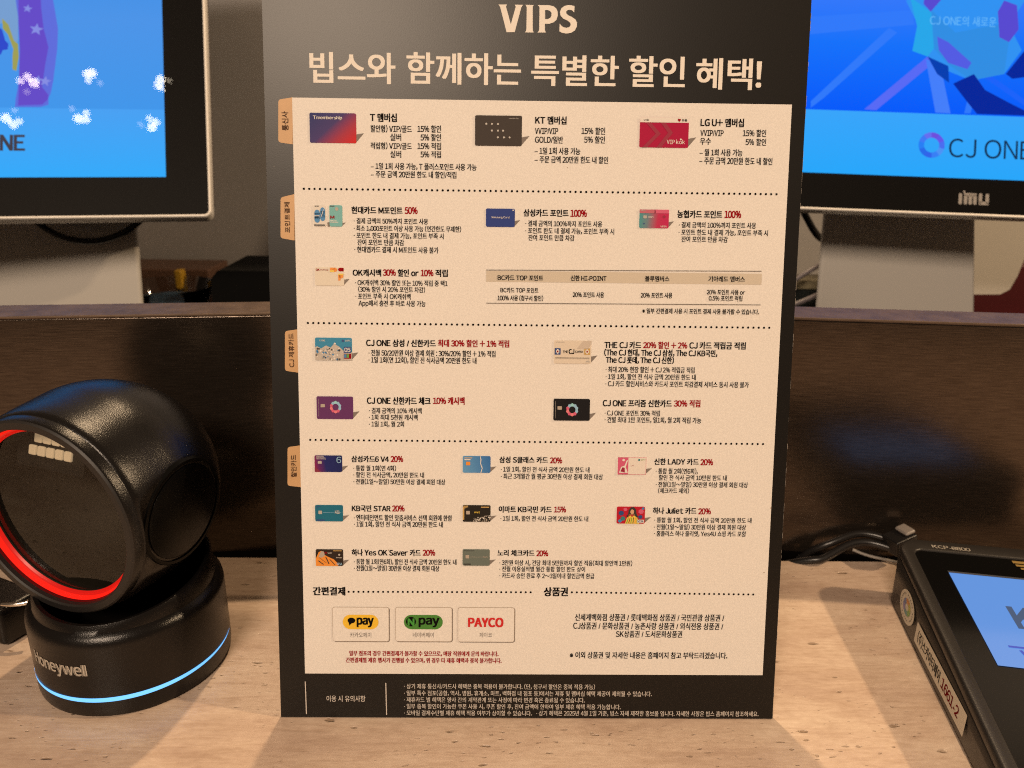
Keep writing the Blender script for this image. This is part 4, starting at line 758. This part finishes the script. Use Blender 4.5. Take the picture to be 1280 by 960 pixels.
# ------------------------------------------------------------------ cables
k = lambda *p: [at(*q) for q in p]
o = tube('monitor_cable', k((14, 245, .378), (42, 274, .375), (62, 291, .372), (90, 301, .370), (122, 303, .370), (152, 294, .371), (174, 279, .374), (190, 258, .378)), 0.0026, M_CABLE)
tag(o, 'black cable loop hanging below the left monitor in front of the white column', 'cable')
o = tube('cable_bundle_strand', k((1003, 262, .40), (1010, 275, .40), (1018, 292, .40), (1030, 303, .40), (1050, 300, .41)), 0.0030, M_CABLE)
tag(o, 'black cable curving beside the right column, just under the right monitor', 'cable')
mgc = mat('cable_grey', (.16,.14,.15), .35)
o = tube('grey_cable', k((985, 356, .41), (1005, 342, .41), (1020, 334, .41), (1040, 322, .42)), 0.0022, mgc)
tag(o, 'upper grey cable rising right, between the board and the right column', 'cable')
o = tube('grey_cable', k((985, 384, .41), (1005, 376, .41), (1022, 369, .41), (1040, 360, .42)), 0.0022, mgc)
tag(o, 'lower grey cable next to the partition top, between the board and the right column', 'cable')
a = at(990, 350, .43); b_ = at(1030, 362, .43)
mb = MB(); mb.box((a.x-.02, .43, b_.z), (b_.x+.01, .46, a.z), mat('olive_block', (.22,.19,.12), .6)); mb.box((a.x-.02, .432, -0.0445), (b_.x+.01, .458, b_.z), M_BLACKM)
tag(mb.build('adapter_block', bevel=.001), 'small olive topped adapter between the two grey cables', 'adapter')
# cables lying at the back of the counter by the terminal
g = lambda x, y, z: Vector((x, y, z))
o = tube('terminal_cable', [g(.140, .131, -.012), g(.150, .130, -.006), g(.1665, .1235, .0032), g(.172, .1215, .0035), g(.178, .123, .006), g(.188, .126, .011), g(.197, .127, .0135), g(.2065, .124, .0135), g(.216, .116, .012)], 0.0023, M_CABLE)
tag(o, 'front black cable looping over the counter edge to the payment terminal', 'cable', 'black cables behind the terminal')
o = tube('terminal_cable', [g(.158, .137, -.02), g(.165, .134, -.002), g(.1725, .1290, .0075), g(.180, .1275, .0115), g(.190, .1290, .0160), g(.2010, .1300, .0180), g(.2120, .1220, .0165)], 0.0021, M_CABLE)
tag(o, 'rear black cable arching behind the front one up to the plug', 'cable', 'black cables behind the terminal')
o = tube('thin_cable', [g(.196, .133, .004), g(.202, .130, .0022), g(.2095, .1275, .0016), g(.217, .1245, .0014), g(.226, .118, .0016)], 0.0009, mat('cable_thin_grey', (.30,.27,.24), .4))
tag(o, 'thin grey wire lying at the counter edge just left of the terminal', 'cable')
mb = MB(); mb.box((-.007, -.006, -.005), (.008, .006, .005), M_CABLE); mb.box((.001, -.0045, .005), (.008, .0045, .0075), mat('plug_grey', (.25,.22,.20), .35))
o = mb.build('cable_plug', loc=(.2155, .121, .0165), bevel=.0012); o.rotation_euler = (0, math.radians(-12), math.radians(20))
tag(o, 'black cable plug behind the top left corner of the payment terminal', 'plug')

# ------------------------------------------------------------------ barcode scanner
SX, SY = -0.1825, 0.0400
scan = empty('barcode_scanner', (SX, SY, 0.0))
tag(scan, 'black presentation barcode scanner with round red lit window and blue light strip on its base', 'scanner')
RB = 0.0412
FRONT = -90.0
def dz(a):  # a from front: 0 front, 180 back
    return 0.5 - 0.5 * math.cos(a - math.radians(FRONT))
def basefn(r, z, a):
    if z > 0.9: return r, 0.0420 + 0.012 * dz(a) ** 0.8 + (z - 1)      # collar rim
    return r, z
lathe([(0.0, 0.0002), (RB-.0015, 0.0002), (RB-.0003, 0.0012), (RB, 0.0030), (RB, 0.0120), (RB, 0.0345), (RB-.0004, 0.0370), (RB-.0022, 0.0393), (RB-.0034, 0.0401), (RB-.0040, 0.9995), (RB-.0048, 1.0010), (RB-.0064, 1.0008), (RB-.0085, 0.9970), (0.020, 0.028), (0.0, 0.026)], 128, M_BLACKP, 'base', scan, fn=basefn)
# blue light slot: half ring that tapers at both ends
mb = MB(); n = 90; vs = []; A0, A1 = math.radians(-164), math.radians(12)
for i in range(n + 1):
    q = i / n; a = A0 + (A1 - A0) * q; hgt = 0.00105 * math.sin(math.pi * q) ** 0.75
    zc = 0.0098
    for s in (-1, 1): vs.append(((RB + .00016) * math.cos(a), (RB + .00016) * math.sin(a), zc + s * hgt))
mb.add(vs, [(2*i, 2*i+2, 2*i+3, 2*i+1) for i in range(n)], mat('blue_light', (.1,.3,.6), .4, emit=(.13,.47,1.0), estr=1.25), True)
mb.build('light_strip', scan)
# lettering wrapped on the wall of the base
mb = MB(); v, f = glyphs('Honeywell', 0.03); bx = max(p[0] for p in v); TW, TH = 0.0285, 0.0054; vs = []
for p in v:
    a = math.radians(-130) + (p[0] / bx) * TW / RB
    vs.append(((RB+.00014)*math.cos(a), (RB+.00014)*math.sin(a), 0.0222 + p[1]/.7*TH))
for i, (da, dh) in enumerate(((-.0075, -.00018), (.0075, -.00018), (-.0075, .00018), (.0075, .00018))):
    ca, sa = math.cos(da), math.sin(da); k_ = 1 + i * .0002
    mb.add([((x*ca-y*sa)*k_, (x*sa+y*ca)*k_, z+dh) for x, y, z in vs], [list(q) for q in f], mat('lettering_grey', (.50,.45,.38), .5)); mb.build('base_lettering', scan)
HEAD_C = (-0.0045, 0.0040, 0.0865)
head = empty('head', HEAD_C, (math.radians(1), math.radians(6), math.radians(-18)))
head.parent = scan
RH = 0.0475; CUT = 0.0416
prof = [(0.0, -RH)]
for i in range(1, 90):
    t = math.pi * i / 60; r = RH * math.sin(t); z = -RH * math.cos(t)
    if z > 0.0085: break
    prof.append((r, z))
zf = 0.0315
prof += [(0.0466, .0120), (0.0460, .0190), (0.0454, .0240), (0.0447, .0265), (0.0441, .0270), (0.0440, .0274), (0.0440, zf-.0010), (0.0434, zf)]
shell = lathe(prof, 160, M_BLACKP, 'shell', head, axis='y')
for vtx in shell.data.vertices:
    if abs(vtx.co.x) > CUT and vtx.co.y > -0.0245: vtx.co.x = math.copysign(CUT, vtx.co.x)
lathe([(0.0435, zf-.0001), (0.0427, zf+.0006), (0.0402, zf+.0006), (0.0395, zf), (0.0393, zf-.0018)], 128, M_RUBBER, 'window_rim', head, axis='y')
lathe([(0.0393, zf-.0017), (0.0390, zf-.0030)], 128, mat('red_dim', (.05,.003,.004), .3, emit=(.10,.0,.0), estr=.5), 'dim_ring', head, axis='y')
red = lathe([(0.0390, zf-.0029), (0.0382, zf-.0051)], 128, mat('red_light', (.3,.01,.01), .3, emit=(1.0,.012,.004), estr=.95), 'red_ring', head, axis='y')
lathe([(0.0382, zf-.0050), (0.0376, zf-.0054), (0.0373, zf-.0051), (0.0366, zf-.0060)], 128, mat('red_light_soft', (.25,.006,.006), .3, emit=(.60,.006,.003), estr=.8), 'inner_red_ring', head, axis='y')
lathe([(0.0367, zf-.0059), (0.0364, zf-.0080), (0.0345, zf-.022), (0.028, zf-.036), (0.014, zf-.046), (0.0, zf-.048)], 96, mat('inner_bowl', (.022,.019,.015), .65, spec=.15, noise=.3, nscale=40), 'inner_bowl', head, axis='y')
lathe([(0.0366, zf-.0066), (0.0, zf-.0066)], 64, glass('window_glass', 0.03, (.80,.78,.74), 1.4), 'window_glass', head, axis='y')
# illumination board with pale lenses at the top of the window
brd = empty('led_board', (-0.0065, -(zf-.0120), 0.0240), (math.radians(-18), math.radians(-7), math.radians(-4))); brd.parent = head
def head_child(bm_, name): return bm_.build(name, brd)
mb = MB(); mb.box((-.019, 0, -.0075), (.019, .0008, .0095), mat('led_black', (.01,.01,.01), .4))
lb = head_child(mb, 'led_plate')
ml_ = mat('led_cream', (.62,.52,.38), .35, emit=(.55,.40,.24), estr=.55)
for r_, (zz, nn, xo) in enumerate(((.0052, 4, -.0085), (-.0002, 5, -.0112))):
    for i in range(nn):
        mb = MB(); x = xo + i*.0050
        mb.box((x, -.0014, zz-.0021), (x+.0041, 0, zz+.0021), ml_)
        q = head_child(mb, 'lens') if (r_, i) == (0, 0) else None
        if q is None: q = mb.build('lens', brd)
        b2 = q.modifiers.new('bevel', 'BEVEL'); b2.width = .0006; b2.segments = 2
# side caps
M_CAPD = mat('cap_black', (0.0025, 0.0025, 0.0025), 0.30, spec=0.10)
for s in (1, -1):
    o = lathe([(0.0, .0008), (.0196, .0008), (.0206, .0003), (.0210, -.0008), (.0215, -.0008), (.0219, .0004), (.0232, .0004), (.0242, -.0010)], 96, M_CAPD, 'side_cap', head)
    o.location = (s * (CUT + .0002), -0.0010, 0); o.rotation_euler = (0, math.radians(90*s), 0)
# connector and cable at the left of the scanner
mb = MB(); mb.box((-.030, -.010, 0.0003), (.012, .012, .020), M_BLACKP)
o = mb.build('cable_box', loc=(-.2545, .058, 0), bevel=.003, seg=3); o.rotation_euler = (0, 0, math.radians(-25))
tag(o, 'black connector box on the counter at the left edge, beside the scanner', 'connector')
o = tube('silver_ring', [(-.2365, .050, .0222), (-.2405, .0485, .0216), (-.2445, .0480, .0220), (-.2480, .0490, .0216)], 0.0012, mat('chrome', (.8,.75,.68), .15, metal=1)); tag(o, 'small shiny metal clip on the black connector box', 'clip')

# ------------------------------------------------------------------ payment terminal
term = empty('payment_terminal', (.1757, -.0215, 0.0), (0, 0, -math.radians(10.5)))
tag(term, 'black card payment terminal with a blue screen at the right end of the counter', 'payment terminal')
SL = 0.10
def outline(inset, x0=0.0, x1=.118, s0=-.085, s1=.118, r=.0115): return [(x, s) for x, s in rrect(x0+inset, s0+inset, x1-inset, s1-inset, max(r-inset, .001), 8)]
zt = lambda s: .0235 + SL * s
rings = [(.0030, lambda s: .0004), (.0008, lambda s: .0025), (.0004, lambda s: zt(s)*.55), (.0, lambda s: zt(s)-.0052), (.0006, lambda s: zt(s)-.0048), (.0006, lambda s: zt(s)-.0043), (.0, lambda s: zt(s)-.0039), (.0001, lambda s: zt(s)-.0018), (.0008, lambda s: zt(s)-.0004), (.0018, lambda s: zt(s)), (.0055, lambda s: zt(s)+.0002), (.0062, lambda s: zt(s)-.0001), (.0064, lambda s: zt(s)-.0009)]
vs = []; n = len(outline(0))
for ins, fz in rings: vs += [(x, s, fz(s)) for x, s in outline(ins, s1=.1145 if ins > .005 else .118)]
fs = []
for j in range(len(rings)-1):
    for i in range(n): fs.append((j*n+i, j*n+(i+1) % n, (j+1)*n+(i+1) % n, (j+1)*n+i))
fs.append(list(range(n))[::-1])
mb = MB(); mb.add(vs, fs, mat('terminal_black', (.014,.012,.011), .42, bump=.25, bscale=1800), True); mb.build('body', term)
# everything on the top lies on the sloping plane
tp = empty('top_panel', (0, 0, .0235), (math.atan(SL), 0, 0)); tp.parent = term
def topmesh(mb, name, parent=None):
    o = mb.build(name, parent or tp); return o
def tplane(mb, pts, m, h, S=.001):
    n0 = len(mb.v); mb.flat(pts, m, 0.0, S)
    for i in range(n0, len(mb.v)): x, y, z = mb.v[i]; mb.v[i] = (x, z, h)
def ttext(mb, s, m, u0, u1, v0, v1, h, bold, mode='fit'):
    n0 = len(mb.v); put_text(mb, s, m, u0, u1, v0, v1, 0, bold, mode=mode)
    for i in range(n0, len(mb.v)): x, y, z = mb.v[i]; mb.v[i] = (x, z, h)
cz = 1000
mb = MB(); tplane(mb, [(x*cz, s*cz) for x, s in outline(.0064, s1=.1145)], M_BLACKG, -.0006); topmesh(mb, 'glossy_face')
mb = MB(); ttext(mb, 'KCP-8800', mat('label_white', (.62,.57,.50), .5), 16.3, 34.6, 110.2, 112.8, .0006, .016); topmesh(mb, 'model_lettering')
mb = MB(); tplane(mb, [(18.3, 28.6), (100, 28.6), (100, 91.3), (18.3, 91.3)], mat('terminal_screen', (.02,.03,.05), .12, emit=(.115,.30,.76), estr=0.92, spec=.5), -.0003)
ts = topmesh(mb, 'display')
mb = MB(); tplane(mb, [(18.0, 91.0), (101, 91.0), (101, 92.4), (18.0, 92.4)], mat('display_edge', (.05,.055,.07), .4), -.0001); topmesh(mb, 'display_edge')
mb = MB(); gk = glow('display_grey', (.085,.115,.19))
ttext(mb, 'KICC', gk, 36.5, 80, 54, 69, -.0001, .03, 'fit')
tplane(mb, [(27, 40.6), (96, 40.6), (96, 41.8), (27, 41.8)], glow('display_violet', (.10,.12,.52)), -.0001)
ttext(mb, 'VISA', glow('display_violet', (.10,.12,.52)), 31, 45, 34.2, 39.4, -.0001, .05)
tplane(mb, [(31, 31.8), (45, 31.8), (45, 32.8), (31, 32.8)], glow('display_olive', (.22,.38,.30)), -.0001)
topmesh(mb, 'display_print', tp)
mb = MB(); gm = mat('gold_mark', (.45,.30,.10), .35, metal=.5)
for a_, b2, c2, d2 in ((52.6, 104.5, 60, 106.5), (53.2, 102.0, 60, 103.6), (54.6, 99.6, 60, 101.0)): tplane(mb, [(a_, b2), (c2, b2), (c2, d2), (a_, d2)], gm, -.0002)
topmesh(mb, 'gold_emblem')
mb = MB(); wm = mat('arc_white', (.66,.60,.53), .5)
for r0 in (2.2,): tplane(mb, ringseg(24.0, 3.0, r0, r0+.55, 90, 270, 14), wm, -.0002); tplane(mb, ringseg(24.0, 3.0, r0, r0+.55, -90, 90, 14), wm, -.0002)
tplane(mb, ringseg(24.2, 3.0, .7, 1.15, 60, 300, 10), wm, -.0002)
topmesh(mb, 'card_symbol')
# stickers on the left side face (x = 0, looking to -x)
def side(mb, pts, m, off, S=.001):   # pts (s, z) mm
    n0 = len(mb.v); mb.flat(pts, m, 0.0, S)
    for i in range(n0, len(mb.v)): x, y, z = mb.v[i]; mb.v[i] = (-off, x, z)
st = mat('sticker_cream', (.60,.555,.47), .5)
mb = MB(); side(mb, disc(83.6, 14.6, 10.6, 8.0, n=40), st, .00025); 
stk = mb.build('round_sticker', term)
mb = MB()
for i, c in enumerate(((.16,.20,.38), (.55,.25,.08), (.42,.40,.10), (.20,.36,.12), (.14,.28,.30), (.22,.20,.42))):
    pts = [(83.6 + p[0]*1.0, 14.6 + p[1]*.78) for p in ringseg(0, 0, 2.4, 5.4, 60*i, 60*i+60, 7)]
    side(mb, pts, mat('sticker_tone_%s' % 'abcdef'[i], c, .5), .00035)
for i in range(26):
    a_ = 2*math.pi*i/26
    if i % 6 == 5: continue
    cx, cz_ = 83.6 + 8.3*math.cos(a_), 14.6 + 6.2*math.sin(a_)
    side(mb, disc(cx, cz_, .52, .42, n=5), M_GREY, .00035)
mb.build('sticker_print', stk)
mb = MB(); side(mb, [(5, 6.6), (68, 6.6), (68, 17.2), (5, 17.2)], st, .00025); sp_ = mb.build('strip_sticker', term)
mb = MB()
def sidetext(s, m, s_a, s_b, z0, z1, bold):
    n0 = len(mb.v); put_text(mb, s, m, 0, s_a - s_b, z0, z1, 0, bold)
    for i in range(n0, len(mb.v)): x, y, z = mb.v[i]; mb.v[i] = (-.00035, s_a/1000 - x, z)
sidetext('(주)스카이티페이', M_INK, 64.5, 34.5, 8.8, 15.0, .012)
sidetext('1661-2', M_RED, 32.0, 12.0, 8.9, 15.0, .018)
mb.build('strip_lettering', sp_)

# the helper text curve has done its work
bpy.data.objects.remove(_wo); bpy.data.curves.remove(_wc)
